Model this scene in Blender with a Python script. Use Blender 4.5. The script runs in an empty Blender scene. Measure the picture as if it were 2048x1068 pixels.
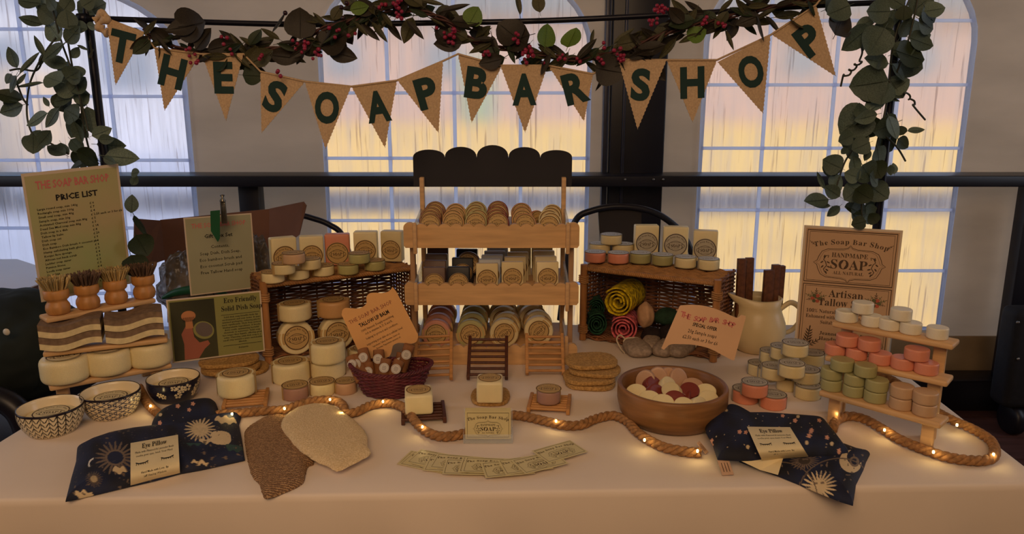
import bpy, bmesh, math, random
import numpy as np
from mathutils import Vector, Matrix, noise
from mathutils.geometry import tessellate_polygon
random.seed(7)
SC = bpy.context.scene
COL = SC.collection
# ------------------------------------------------------------------ camera
F = 1500.0
PITCH = math.radians(12.5)
CAM = Vector((0, 0, 1.375))
cd = bpy.data.cameras.new('camera')
cd.lens = F / 2048 * 36; cd.sensor_width = 36; cd.clip_end = 500
cam = bpy.data.objects.new('camera', cd); COL.objects.link(cam)
cam.location = CAM; cam.rotation_euler = (math.pi / 2 - PITCH, 0, 0)
SC.camera = cam
# ------------------------------------------------------------------ world, sun, lamps, exposure
SC.view_settings.view_transform = 'Standard'
SC.view_settings.look = 'None'
SC.view_settings.gamma = 1.0
SC.view_settings.use_curve_mapping = False
SC.view_settings.exposure = 0.0
w = bpy.data.worlds.new('sky'); SC.world = w; w.use_nodes = True
nt = w.node_tree; nt.nodes.clear()
sky = nt.nodes.new('ShaderNodeTexSky'); sky.sky_type = 'NISHITA'; sky.sun_disc = False
sky.sun_elevation = math.radians(36); sky.sun_rotation = math.radians(115)
bg = nt.nodes.new('ShaderNodeBackground'); bg.inputs[1].default_value = 0.27
wo = nt.nodes.new('ShaderNodeOutputWorld')
nt.links.new(sky.outputs[0], bg.inputs[0]); nt.links.new(bg.outputs[0], wo.inputs[0])
sd = bpy.data.lights.new('sun', 'SUN'); sd.energy = 4.6; sd.angle = 0.01; sd.color = (1.0, 0.88, 0.70)
sun = bpy.data.objects.new('sun', sd); COL.objects.link(sun)
sun.rotation_euler = Vector((-0.80, 0.30, -0.60)).to_track_quat('-Z', 'Y').to_euler()
def area(name, loc, target, sx, sy, power, col):
    l = bpy.data.lights.new(name, 'AREA'); l.shape = 'RECTANGLE'; l.size = sx; l.size_y = sy; l.energy = power; l.color = col
    o = bpy.data.objects.new(name, l); COL.objects.link(o); o.location = loc
    o.rotation_euler = (Vector(target) - Vector(loc)).to_track_quat('-Z', 'Y').to_euler()
    return o
area('warm_ceiling_lamp', (-0.2, -0.9, 2.35), (-0.1, 1.7, 0.85), 1.6, 1.0, 31, (1.0, 0.66, 0.39))
area('cool_lamp_left', (-3.4, 1.2, 1.9), (0, 1.6, 0.8), 1.2, 1.8, 14, (0.75, 0.83, 1.0))  # cool area lamp out of view at left, where no doorway is modelled
area('cool_lamp_right', (3.4, 1.4, 1.9), (0, 1.6, 0.8), 1.2, 1.8, 15, (0.80, 0.86, 1.0))  # unseen cool area lamp at right, in front of a closed wall
# ------------------------------------------------------------------ pixel -> place helpers (2048 x 1068 photograph)
SP, CP = math.sin(PITCH), math.cos(PITCH)
FWD = Vector((0, CP, -SP))
def ray(px, py):
    x = (px - 1024) / F; y = -(py - 534) / F
    return Vector((x, CP + y * SP, -SP + y * CP))
def pz(px, py, z):
    d = ray(px, py); return CAM + d * ((z - CAM.z) / d.z)
def pY(px, py, Y):
    d = ray(px, py); return CAM + d * (Y / d.y)
def depth(p): return (Vector(p) - CAM).dot(FWD)
TZ = 0.75
# ------------------------------------------------------------------ materials
def lin(h):
    if isinstance(h, str):
        h = h.lstrip('#'); c = [int(h[i:i + 2], 16) / 255 for i in (0, 2, 4)]
    else: c = list(h)
    return tuple((x / 12.92 if x <= .04045 else ((x + .055) / 1.055) ** 2.4) for x in c)
MC = {}
def mat(name, col, rough=.6, var=.12, scale=20, bump=.0, bscale=None, stretch=None, metal=0, spec=.4, sss=0, transl=0, alpha=1, col2=None, kind='noise', emis=None, bdist=.002, attr=None, sheen=0):
    if name in MC: return MC[name]
    m = bpy.data.materials.new(name); m.use_nodes = True; n = m.node_tree; L = n.links.new
    b = n.nodes['Principled BSDF']; c = lin(col)
    b.inputs['Roughness'].default_value = rough; b.inputs['Metallic'].default_value = metal
    b.inputs['Specular IOR Level'].default_value = spec
    if sss:
        b.inputs['Subsurface Weight'].default_value = sss; b.inputs['Subsurface Radius'].default_value = (.01, .006, .003); b.inputs['Subsurface Scale'].default_value = .5
    if sheen: b.inputs['Sheen Weight'].default_value = sheen
    if alpha < 1: b.inputs['Alpha'].default_value = alpha
    tc = n.nodes.new('ShaderNodeTexCoord'); mp = n.nodes.new('ShaderNodeMapping'); L(tc.outputs['Object'], mp.inputs[0])
    if stretch: mp.inputs['Scale'].default_value = stretch
    if kind == 'waveY':
        tx = n.nodes.new('ShaderNodeTexWave'); tx.bands_direction = 'Y'; tx.inputs['Scale'].default_value = scale; tx.inputs['Distortion'].default_value = 5; tx.inputs['Detail'].default_value = 3; tx.inputs['Detail Scale'].default_value = 6; fo = tx.outputs['Fac']
    elif kind == 'voronoi':
        tx = n.nodes.new('ShaderNodeTexVoronoi'); tx.inputs['Scale'].default_value = scale; fo = tx.outputs['Distance']
    elif kind == 'wave':
        tx = n.nodes.new('ShaderNodeTexWave'); tx.inputs['Scale'].default_value = scale; tx.inputs['Distortion'].default_value = 3; tx.inputs['Detail'].default_value = 3; fo = tx.outputs['Fac']
    else:
        tx = n.nodes.new('ShaderNodeTexNoise'); tx.inputs['Scale'].default_value = scale; tx.inputs['Detail'].default_value = 5; fo = tx.outputs['Fac']
    L(mp.outputs[0], tx.inputs['Vector'])
    c2 = lin(col2) if col2 else tuple(max(0, x * (1 - 2.2 * var)) for x in c)
    mx = n.nodes.new('ShaderNodeMix'); mx.data_type = 'RGBA'
    mr = n.nodes.new('ShaderNodeMapRange'); mr.inputs[1].default_value = .3; mr.inputs[2].default_value = .7
    L(fo, mr.inputs[0]); L(mr.outputs[0], mx.inputs[0])
    mx.inputs[6].default_value = (*c2, 1); mx.inputs[7].default_value = (*c, 1)
    out = mx.outputs[2]
    if attr:
        at = n.nodes.new('ShaderNodeAttribute'); at.attribute_name = attr
        m2 = n.nodes.new('ShaderNodeMix'); m2.data_type = 'RGBA'; m2.blend_type = 'MULTIPLY'; m2.inputs[0].default_value = .35
        L(at.outputs['Color'], m2.inputs[6]); L(mx.outputs[2], m2.inputs[7]); out = m2.outputs[2]
    L(out, b.inputs['Base Color'])
    if bump:
        if kind == 'waveY': t2 = tx
        else:
            t2 = n.nodes.new('ShaderNodeTexVoronoi' if kind == 'voronoi' else 'ShaderNodeTexNoise'); t2.inputs['Scale'].default_value = bscale or scale
            L(mp.outputs[0], t2.inputs['Vector'])
        bp = n.nodes.new('ShaderNodeBump'); bp.inputs['Strength'].default_value = min(1, bump); bp.inputs['Distance'].default_value = bdist
        L(t2.outputs['Fac'] if kind == 'waveY' else t2.outputs[0], bp.inputs['Height']); L(bp.outputs[0], b.inputs['Normal'])
    if emis:
        b.inputs['Emission Color'].default_value = (*lin(emis[0]), 1); b.inputs['Emission Strength'].default_value = emis[1]
    if transl:
        tr = n.nodes.new('ShaderNodeBsdfTranslucent'); L(out, tr.inputs[0])
        ms = n.nodes.new('ShaderNodeMixShader'); ms.inputs[0].default_value = transl
        L(b.outputs[0], ms.inputs[1]); L(tr.outputs[0], ms.inputs[2]); L(ms.outputs[0], n.nodes['Material Output'].inputs[0])
    MC[name] = m
    return m
wood_pine = mat('pine_wood', '#d8ac78', .5, .12, 6, stretch=(1, 1, 14), kind='noise', bump=.05)
wood_pine_x = mat('pine_wood_long', '#dbae78', .5, .12, 6, stretch=(1.5, 14, 14))
wood_dark = mat('dark_brown_wood', '#5a3020', .5, .2, 8, stretch=(14, 14, 1.5))
wood_bowl = mat('acacia_wood', '#96673c', .42, .22, 9, stretch=(1, 1, 9), bump=.04)
wood_brush = mat('turned_beech', '#c58a4c', .45, .12, 10, stretch=(8, 8, 1), bump=.03)
wood_stick = mat('reclaimed_teak', '#6e4126', .45, .25, 8, stretch=(10, 10, 1.5))
black_paint = mat('black_painted_timber', '#1c1a22', .38, .15, 5, bump=.05)
black_board = mat('chalkboard_black', '#1f1c24', .6, .05, 5)
kraft = mat('kraft_label', '#c8a468', .7, .08, 30)
kraft_grey = mat('grey_label', '#b9ae98', .6, .06, 30)
kraft_dark = mat('kraft_tube', '#8f5c33', .75, .1, 60)
white_label = mat('white_label', '#cfc3b5', .6, .05, 30)
ink = mat('brown_ink', '#3a2312', .7, .05)
ink_black = mat('black_ink', '#17130f', .7, .05)
ink_red = mat('pink_red_ink', '#cf6d6a', .7, .05)
paper_cream = mat('cream_paper', '#e6d3a4', .7, .03, 30)
paper_orange = mat('peach_card', '#e2aa6c', .7, .04, 10)
paper_peach = mat('pale_peach_card', '#e2b68e', .7, .04, 10)
burlap = mat('burlap', '#c6a884', .9, .12, 260, bump=.5, bscale=420, bdist=.001)
letter_felt = mat('dark_green_felt', '#12302c', .8, .05)
SOAPC = {'cream': '#ead9a8', 'tan': '#cfa06a', 'pink': '#df8d6d', 'rose': '#cf8f78', 'green': '#b3ac72', 'sage': '#aaa36f', 'beige': '#c7a27c', 'peach': '#dd8e70',
         'maroon': '#7d3329', 'mud': '#8a5a3f', 'greybrown': '#6b5143', 'black': '#1d191b', 'pale': '#c3c7cb', 'ivory': '#dcc894', 'mauve': '#a98070', 'purple': '#b9835c', 'lilac': '#b39179', 'taupe': '#c29a7a', 'clay': '#b87850', 'yellow': '#dcca98', 'white': '#e6dbc0'}
def soapmat(c): return mat('soap_' + c, SOAPC[c], .42, .05, 25, sss=.12, bump=.04, bscale=40)
# ------------------------------------------------------------------ text
def serif(s, bold=True):
    o = ''
    for c in s:
        if 'A' <= c <= 'Z': o += chr((0x1D400) + ord(c) - 65) if bold else c
        elif 'a' <= c <= 'z': o += chr((0x1D41A) + ord(c) - 97) if bold else c
        elif '0' <= c <= '9': o += chr(0x1D7CE + ord(c) - 48) if bold else c
        else: o += c
    return o
TG = {}
def text_geo(s, off=0.0, res=1, shear=0, serf=False):
    k = (s, off, res, shear, serf)
    if k in TG: return TG[k]
    c = bpy.data.curves.new('t', 'FONT'); c.body = serif(s) if serf else s; c.resolution_u = res; c.size = 1; c.offset = off; c.shear = shear
    o = bpy.data.objects.new('t', c)
    m = o.to_mesh()
    v = [(p.co.x, p.co.y) for p in m.vertices]; f = [tuple(p.vertices) for p in m.polygons]
    o.to_mesh_clear(); bpy.data.objects.remove(o); bpy.data.curves.remove(c)
    if v:
        x0 = min(p[0] for p in v); x1 = max(p[0] for p in v)
    else: x0 = x1 = 0
    TG[k] = (v, f, x0, x1)
    return TG[k]
# ------------------------------------------------------------------ mesh builder
def frame(o, u, v, n=None):
    u = Vector(u).normalized(); v = Vector(v); v = (v - u * v.dot(u)).normalized(); n = u.cross(v)
    M = Matrix.Identity(4)
    for i in range(3): M[i][0] = u[i]; M[i][1] = v[i]; M[i][2] = n[i]; M[i][3] = o[i]
    return M
T = Matrix.Translation
def R(a, ax): return Matrix.Rotation(math.radians(a), 4, ax)
class MB:
    def __init__(s): s.v = []; s.f = []; s.m = []; s.s = []; s.M = None
    def add(s, vs, fs, mi=0, sm=False, M=None):
        b = len(s.v)
        if M is not None: vs = [M @ Vector(p) for p in vs]
        s.v += [tuple(p) for p in vs]
        for f in fs: s.f.append(tuple(i + b for i in f)); s.m.append(mi); s.s.append(sm)
        return s
    def box(s, c, d, mi=0, M=None, bev=0):
        x, y, z = [t / 2 for t in d]
        if bev:
            bm = bmesh.new(); bmesh.ops.create_cube(bm, size=1)
            for v in bm.verts: v.co = Vector((v.co.x * d[0], v.co.y * d[1], v.co.z * d[2]))
            bmesh.ops.bevel(bm, geom=bm.edges[:], offset=bev, segments=3, affect='EDGES', profile=.5)
            bm.verts.index_update()
            vs = [v.co + Vector(c) for v in bm.verts]; fs = [tuple(v.index for v in f.verts) for f in bm.faces]; bm.free()
            return s.add(vs, fs, mi, True, M)
        vs = [(c[0] + a * x, c[1] + b * y, c[2] + e * z) for e in (-1, 1) for b in (-1, 1) for a in (-1, 1)]
        return s.add(vs, [(0, 2, 3, 1), (4, 5, 7, 6), (0, 1, 5, 4), (2, 6, 7, 3), (0, 4, 6, 2), (1, 3, 7, 5)], mi, False, M)
    def lathe(s, prof, n=32, mi=0, M=None, sm=True, sx=1, sy=1):
        vs = []; fs = []; idx = []
        for r, z in prof:
            if r < 1e-6: idx.append([len(vs)]); vs.append((0, 0, z))
            else:
                idx.append([len(vs) + i for i in range(n)])
                vs += [(r * sx * math.cos(2 * math.pi * i / n), r * sy * math.sin(2 * math.pi * i / n), z) for i in range(n)]
        for a, b in zip(idx, idx[1:]):
            for i in range(n):
                j = (i + 1) % n
                if len(a) == 1 and len(b) == 1: continue
                if len(a) == 1: fs.append((a[0], b[j], b[i]))
                elif len(b) == 1: fs.append((a[i], a[j], b[0]))
                else: fs.append((a[i], a[j], b[j], b[i]))
        return s.add(vs, fs, mi, sm, M)
    def tube(s, pts, r, n=8, mi=0, M=None, closed=False, cap=True, rr=None):
        pts = [Vector(p) for p in pts]; vs = []; fs = []; up = None; N = len(pts)
        for i, p in enumerate(pts):
            a = pts[(i - 1) % N] if (closed or i > 0) else p; b = pts[(i + 1) % N] if (closed or i < N - 1) else p
            t = (b - a).normalized() if (b - a).length > 1e-9 else Vector((0, 0, 1))
            if up is None: up = t.orthogonal().normalized()
            up = (up - t * up.dot(t)); up = up.normalized() if up.length > 1e-6 else t.orthogonal().normalized()
            sd_ = t.cross(up); q = rr[i] if rr else r
            vs += [p + (up * math.cos(2 * math.pi * k / n) + sd_ * math.sin(2 * math.pi * k / n)) * q for k in range(n)]
        for i in range(N if closed else N - 1):
            j = (i + 1) % N
            for k in range(n): fs.append((i * n + k, i * n + (k + 1) % n, j * n + (k + 1) % n, j * n + k))
        s.add(vs, fs, mi, True, M)
        if cap and not closed:
            s.add(vs[:n], [tuple(range(n))[::-1]], mi, False, M); s.add(vs[-n:], [tuple(range(n))], mi, False, M)
        return s
    def prism(s, poly, z0, z1, mi=0, M=None, side=None):
        n = len(poly)
        vs = [(p[0], p[1], z0) for p in poly] + [(p[0], p[1], z1) for p in poly]
        s.add(vs, [tuple(range(n))[::-1], tuple(range(n, 2 * n))], mi, False, M)
        return s.add(vs, [(i, (i + 1) % n, n + (i + 1) % n, n + i) for i in range(n)], mi if side is None else side, False, M)
    def flat(s, poly, z, mi=0, M=None): return s.add([(p[0], p[1], z) for p in poly], [tuple(range(len(poly)))], mi, False, M)
    def stroke(s, pts, wd, z, mi=0, M=None, closed=False):
        n = len(pts); L = []; Rr = []
        for i in range(n):
            a = pts[(i - 1) % n] if (closed or i > 0) else pts[i]; b = pts[(i + 1) % n] if (closed or i < n - 1) else pts[i]
            dx, dy = b[0] - a[0], b[1] - a[1]; l = math.hypot(dx, dy) or 1
            L.append((pts[i][0] - dy / l * wd / 2, pts[i][1] + dx / l * wd / 2, z)); Rr.append((pts[i][0] + dy / l * wd / 2, pts[i][1] - dx / l * wd / 2, z))
        return s.add(L + Rr, [(i, n + i, n + (i + 1) % n, (i + 1) % n) for i in range(n if closed else n - 1)], mi, False, M)
    def text(s, t, x, y, size, z=0, mi=0, off=0.0, align='c', rot=0, wmax=None, serf=False, M=None, res=1, shear=0):
        v, f, x0, x1 = text_geo(t, off, res, shear, serf)
        k = size; kx = size
        if wmax and (x1 - x0) * size > wmax: kx = wmax / max(1e-6, x1 - x0)
        ox = {'c': -(x0 + x1) / 2, 'l': -x0, 'r': -x1}[align]
        c, sn = math.cos(math.radians(rot)), math.sin(math.radians(rot))
        vs = []
        for p in v:
            a, b = (p[0] + ox) * kx, p[1] * k
            vs.append((x + a * c - b * sn, y + a * sn + b * c, z))
        return s.add(vs, f, mi, False, M)
    def arctext(s, t, cx, cy, rad, size, z=0, mi=0, serf=True, off=0, span=None, bow=1, M=None):
        ws = []
        for ch in t:
            v, f, x0, x1 = text_geo(ch, off, 1, 0, serf); ws.append((x1 - x0 + .12) * size if v else .3 * size)
        tot = sum(ws); acc = -tot / 2
        for ch, wd in zip(t, ws):
            a = (acc + wd / 2) / rad; acc += wd
            if ch == ' ': continue
            s.text(ch, cx + math.sin(a) * rad, cy + math.cos(a) * rad * bow, size, z, mi, off, 'c', -math.degrees(a) * bow, serf=serf, M=M)
        return s
    def mesh(s, name, mats):
        me = bpy.data.meshes.new(name); me.from_pydata(s.v, [], s.f)
        for m in (mats if isinstance(mats, (list, tuple)) else [mats]): me.materials.append(m)
        me.polygons.foreach_set('material_index', s.m); me.polygons.foreach_set('use_smooth', s.s)
        me.update(); return me
    def build(s, name, mats, parent=None, M=None, **kw):
        return put(s.mesh(name, mats), name, parent, M, **kw)
def put(me, name, parent=None, M=None, label=None, cat=None, group=None, kind=None):
    o = bpy.data.objects.new(name, me); COL.objects.link(o)
    if parent is not None: o.parent = parent
    if M is not None: o.matrix_local = M
    if label: o['label'] = label
    if cat: o['category'] = cat
    if group: o['group'] = group
    if kind: o['kind'] = kind
    return o
def empty(name, loc, label, cat, group=None, M=None):
    o = put(None, name, None, M if M is not None else T(Vector(loc)), label, cat, group); o.empty_display_size = .02
    return o
def smooth_shade(o, ang=40):
    me = o.data
    return o
def catmull(pts, n=8, closed=False):
    pts = [Vector(p) for p in pts]; out = []; N = len(pts)
    for i in range(N if closed else N - 1):
        if closed: p0, p1, p2, p3 = pts[(i - 1) % N], pts[i], pts[(i + 1) % N], pts[(i + 2) % N]
        else: p0 = pts[max(0, i - 1)]; p1 = pts[i]; p2 = pts[i + 1]; p3 = pts[min(N - 1, i + 2)]
        for k in range(n):
            t = k / n
            out.append(.5 * ((2 * p1) + (-p0 + p2) * t + (2 * p0 - 5 * p1 + 4 * p2 - p3) * t * t + (-p0 + 3 * p1 - 3 * p2 + p3) * t ** 3))
    if not closed: out.append(pts[-1])
    return out
def resample(pts, n, closed=True):
    pts = [Vector(p) for p in pts]; q = pts + ([pts[0]] if closed else [])
    d = [0]
    for a, b in zip(q, q[1:]): d.append(d[-1] + (b - a).length)
    out = []; j = 0
    for i in range(n):
        t = d[-1] * i / (n if closed else n - 1)
        while j < len(d) - 2 and d[j + 1] < t: j += 1
        u = (t - d[j]) / max(1e-9, d[j + 1] - d[j]); out.append(q[j].lerp(q[j + 1], min(1, u)))
    return out
def set_colors(me, cols):
    a = me.color_attributes.new('paint', 'FLOAT_COLOR', 'POINT')
    arr = np.ones((len(me.vertices), 4), dtype=np.float32); arr[:, :3] = cols
    a.data.foreach_set('color', arr.ravel())
ORD = ['first', 'second', 'third', 'fourth', 'fifth', 'sixth', 'seventh', 'eighth', 'ninth', 'tenth', 'eleventh', 'twelfth', 'thirteenth', 'fourteenth']
# ================================================================== SETTING
WY = 3.35
floor_m = mat('floor_boards', '#5b3a34', .55, .25, 3, stretch=(1, 8, 1), bump=.05)
f = MB(); f.box((0, .3, -.03), (8, 7, .05)); fl = f.build('floor', floor_m, kind='structure', label='dark reddish brown board floor of the marquee')
bm_ = MB().box((0, 0, 0), (1.9, .19, .012), bev=0).mesh('floor_board', floor_m)
for i in range(4):
    for j in range(11):
        put(bm_, 'floor_board', fl, T((-3 + i * 1.92 + (j % 2) * .5, 1.2 + j * .2, 0)))
pvc = mat('white_pvc_sheet', '#cbb9a4', .55, .1, 2, stretch=(1, 1, 3), transl=.30, bump=.25, bscale=3, bdist=.03)
pvc_in = mat('white_pvc_roof', '#c9b79b', .6, .1, 2, bump=.1)
cb = MB().box((0, .3, 2.83), (8, 7, .04)); cb.build('ceiling', pvc_in, kind='structure')
MB().box((-4.02, .3, 1.4), (.04, 7, 2.82)).build('wall_left', pvc_in, kind='structure')
MB().box((4.02, .3, 1.4), (.04, 7, 2.82)).build('wall_right', pvc_in, kind='structure')
MB().box((0, -3.2, 1.4), (8, .04, 2.82)).build('wall_front', pvc_in, kind='structure')
def wp(px, py): p = pY(px, py, WY); return (p.x, p.z)
zb = wp(1024, 655)[1]; zj = wp(1024, 60)[1]
def opening(x0, x1, zj, H):
    c = (x0 + x1) / 2; hw = (x1 - x0) / 2; pts = [(x0, zb), (x1, zb), (x1, zj)]
    for k in range(1, 20):
        a = math.pi * k / 20; pts.append((c + hw * math.cos(a), zj + H * math.sin(a)))
    pts.append((x0, zj)); return pts
W = [(wp(-105, 400)[0], wp(392, 400)[0]), (wp(657, 400)[0], wp(1173, 400)[0]), (wp(1395, 400)[0], wp(1905, 400)[0])]
W = [(a, b) for a, b in W]
ARC = [(wp(0, 130)[1], .33), (wp(0, 100)[1], .385), (wp(0, 85)[1], .40)]
ops = [opening(a, b, *q) for (a, b), q in zip(W, ARC)]
outer = [(-4, 0), (4, 0), (4, 2.81), (-4, 2.81)]
loops = [[Vector((x, z, 0)) for x, z in outer]] + [[Vector((x, z, 0)) for x, z in o] for o in ops]
tri = tessellate_polygon(loops); flatv = [p for l in loops for p in l]
wm = MB(); wm.add([(p.x, WY, p.y) for p in flatv], [tuple(t) for t in tri])
wall = wm.build('wall_back', pvc, kind='structure', label='off white plastic marquee wall with arched clear windows')
# window pane: clear vinyl with condensation runs
def vinyl():
    m = bpy.data.materials.new('condensed_vinyl'); m.use_nodes = True; n = m.node_tree; n.nodes.clear(); L = n.links.new
    tc = n.nodes.new('ShaderNodeTexCoord'); mp = n.nodes.new('ShaderNodeMapping'); mp.inputs['Scale'].default_value = (26, 1, 1.1); L(tc.outputs['Object'], mp.inputs[0])
    a = n.nodes.new('ShaderNodeTexNoise'); a.inputs['Scale'].default_value = 2.0; a.inputs['Detail'].default_value = 5; a.inputs['Roughness'].default_value = .65; L(mp.outputs[0], a.inputs['Vector'])
    mr = n.nodes.new('ShaderNodeMapRange'); mr.inputs[1].default_value = .44; mr.inputs[2].default_value = .66; mr.inputs[3].default_value = .30; mr.inputs[4].default_value = .58; L(a.outputs['Fac'], mr.inputs[0])
    mp2 = n.nodes.new('ShaderNodeMapping'); mp2.inputs['Scale'].default_value = (42, 1, 1.4); L(tc.outputs['Object'], mp2.inputs[0])
    d = n.nodes.new('ShaderNodeTexNoise'); d.inputs['Scale'].default_value = 2.2; d.inputs['Detail'].default_value = 4; L(mp2.outputs[0], d.inputs['Vector'])
    dr = n.nodes.new('ShaderNodeMapRange'); dr.inputs[1].default_value = .60; dr.inputs[2].default_value = .68; dr.inputs[3].default_value = 1; dr.inputs[4].default_value = .12; L(d.outputs['Fac'], dr.inputs[0])
    rf = n.nodes.new('ShaderNodeBsdfRefraction'); rf.inputs['IOR'].default_value = 1.07; rf.inputs['Roughness'].default_value = .42
    cm = n.nodes.new('ShaderNodeMix'); cm.data_type = 'RGBA'; cm.inputs[6].default_value = (.42, .36, .36, 1); cm.inputs[7].default_value = (.97, .97, 1, 1); L(dr.outputs[0], cm.inputs[0]); L(cm.outputs[2], rf.inputs['Color'])
    tl = n.nodes.new('ShaderNodeBsdfTranslucent'); tl.inputs[0].default_value = (.86, .84, .88, 1)
    df = n.nodes.new('ShaderNodeBsdfDiffuse'); df.inputs[0].default_value = (.7, .7, .74, 1)
    m1 = n.nodes.new('ShaderNodeMixShader'); m1.inputs[0].default_value = .15; L(tl.outputs[0], m1.inputs[1]); L(df.outputs[0], m1.inputs[2])
    m2 = n.nodes.new('ShaderNodeMixShader'); L(mr.outputs[0], m2.inputs[0]); L(rf.outputs[0], m2.inputs[1]); L(m1.outputs[0], m2.inputs[2])
    o = n.nodes.new('ShaderNodeOutputMaterial'); L(m2.outputs[0], o.inputs[0]); return m
vin = vinyl()
white_bar = mat('white_glazing_tape', '#eaf0ff', .4, .01, transl=.93)
vx = [[-105, 77, 237, 392], [657, 781, 911, 1041, 1173], [1395, 1522, 1655, 1780, 1905]]
hy = [[59, 193, 320, 455, 585], [45, 186, 316, 440, 565], [42, 170, 296, 419, 540]]
for wi, (x0, x1) in enumerate(W):
    pn = MB().add([(x, WY - .006, z) for x, z in ops[wi]], [tuple(range(len(ops[wi])))])
    wobj = pn.build('window_%d' % (wi + 1), vin, kind='structure')
    o = ops[wi]
    fr = MB(); fr.tube([(x, WY - .012, z) for x, z in o], .012, 6, closed=True); fr.build('window_frame', white_bar, wobj)
    zj, HH = ARC[wi]
    def ztop(x):
        c = (x0 + x1) / 2; hw = (x1 - x0) / 2; t = max(-1, min(1, (x - c) / hw)); return zj + HH * math.sqrt(max(0, 1 - t * t))
    for px in vx[wi][1:-1]:
        x = wp(px, 300)[0]; zt = ztop(x)
        MB().box((x, WY - .014, (zb + zt) / 2), (.016, .006, zt - zb)).build('glazing_bar', white_bar, wobj)
    zs = [wp(1024, y)[1] for y in hy[wi]]
    for z in zs:
        c = (x0 + x1) / 2; hw = (x1 - x0) / 2
        if z > zj: hw *= math.sqrt(max(.01, 1 - ((z - zj) / HH) ** 2))
        MB().box((c, WY - .016, z), (2 * hw, .006, .014)).build('glazing_bar', white_bar, wobj)
# black timber frame in front of the wall
def btrim(name, x0, x1, y0, y1, Yf, dy, lab, bev=.004):
    a = pY(x0, y0, Yf); b = pY(x1, y1, Yf)
    o = MB().box(((a.x + b.x) / 2, Yf + dy / 2, (a.z + b.z) / 2), (b.x - a.x, dy, a.z - b.z), bev=bev).build(name, black_paint, kind='structure', label=lab); return o
ra = pY(0, 352, 3.08); rb = pY(0, 374, 3.08)
rail = MB().box((0, 3.17, (ra.z + rb.z) / 2), (7.9, .18, ra.z - rb.z), bev=.005).build('trim_1', black_paint, kind='structure', label='black painted handrail running across the windows')
steel = mat('bare_screw_steel', '#8d8a86', .3, .05, metal=.9)
for px in (1250, 1307, 1326):
    p = pY(px, 359, 3.078); MB().lathe([(0, 0), (.006, 0), (.004, .003), (0, .003)], 12, M=T(p) @ R(90, 'X')).build('screw', steel, rail)
p0 = pY(1213, 0, 3.2); p1 = pY(1338, 0, 3.2)
post = MB().box(((p0.x + p1.x) / 2 + .02, 3.26, 1.4), (p1.x - p0.x - .02, .09, 2.8), bev=.006).build('trim_2', black_paint, kind='structure', label='thick black timber post between the two right windows')
MB().box((p0.x + .012, 3.24, 1.4), (.022, .05, 2.8), bev=.004).build('edge_strip', mat('dark_grey_metal', '#3a3a44', .35, .1, metal=.5), post)
MB().box((p0.x + .085, 3.205, 1.4), (.012, .02, 2.8), bev=.003).build('edge_strip', MC['dark_grey_metal'], post)
for k, (a, b) in enumerate(((491, 531), (2028, 2075), (-260, -210))):
    q0 = pY(a, 500, 3.2).x; q1 = pY(b, 500, 3.2).x; zt = rb.z + .01
    MB().box(((q0 + q1) / 2, 3.2, zt / 2), (q1 - q0, .07, zt), bev=.004).build('trim_%d' % (3 + k), black_paint, kind='structure')
MB().box((0, 3.24, .075), (7.9, .14, .15), bev=.006).build('baseboard_back', black_paint, kind='structure', label='black timber plinth along the foot of the wall')
# folded hem at the bottom right of the sheet
a = pY(1785, 672, 3.33); b = pY(2030, 745, 3.33)
MB().box(((a.x + b.x) / 2, 3.33, (a.z + b.z) / 2), (b.x - a.x, .012, a.z - b.z), bev=.003).build('trim_6', mat('tan_hem', '#a58b68', .7, .15, 6, bump=.2), kind='structure', label='tan folded hem of the marquee sheet beside the plinth')
# outside the windows
ground = mat('pale_sunlit_gravel', '#f0c262', .9, .1, .6)
MB().box((0, 43.9, -.2), (160, 80.8, .1)).build('floor_outside', ground, kind='structure', label='pale golden yard beyond the windows')
def outbox(name, x0, x1, Y, z0, z1, dy, m, lab, cat, par=None):
    return MB().box(((x0 + x1) / 2, Y + dy / 2, (z0 + z1) / 2), (x1 - x0, dy, z1 - z0)).build(name, m, par, label=lab, cat=cat)
brick = mat('pink_render', '#cdb0a6', .85, .12, .8)
h = empty('terrace_house', (2, 58, -.15), 'long pink rendered building with corrugated grey roof seen through the misted windows', 'building')
def hb(name, x0, x1, y0, z0, z1, dy, m): return MB().box(((x0 + x1) / 2 - 2, y0 + dy / 2 - 58, (z0 + z1) / 2 + .15), (x1 - x0, dy, z1 - z0)).build(name, m, h)
hb('wall', -20, 44, 58, -.15, 7.2, 8, brick)
hb('roof', -21, 45, 57.3, 7.2, 13, 9, mat('corrugated_roof', '#8b93a0', .5, .2, 1, stretch=(12, 1, 1)))
for x in (-13, -6, 1, 8, 19, 27, 36): 
    hb('window', x, x + 2.4, 57.9, 3.0, 5.4, .12, mat('dull_glass', '#8f98a8', .3, .1)); 
hb('door', -3.6, -1.2, 57.9, -.1, 4.4, .12, mat('green_door', '#9fb59a', .5, .1))
shade_blue = mat('ground_shadow_blue', '#33344c', .9, .15, .8)  # shade colour for the band across the yard
MB().prism([(-40, 45), (-22, 3.5), (-1.45, 3.5), (-15, 45)], -.149, -.143).build('trim_8', mat('pale_blue_paving', '#b4bbd4', .8, .1, 1), kind='structure', label='pale blue grey paving outside the left window')
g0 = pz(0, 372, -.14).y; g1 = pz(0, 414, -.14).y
MB().box((0, (g0 + g1) / 2, -.143), (160, g0 - g1, .02)).build('trim_7', shade_blue, kind='structure', label='blue grey painted shadow band crossing the yard')  # shadow band on the yard, put in as a dark coloured strip
w_h = empty('white_building', (-14, 24, -.15), 'white building with pale roof seen through the left window', 'building')
wm2 = mat('white_render', '#e4e2ea', .8, .08, .6)
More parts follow.
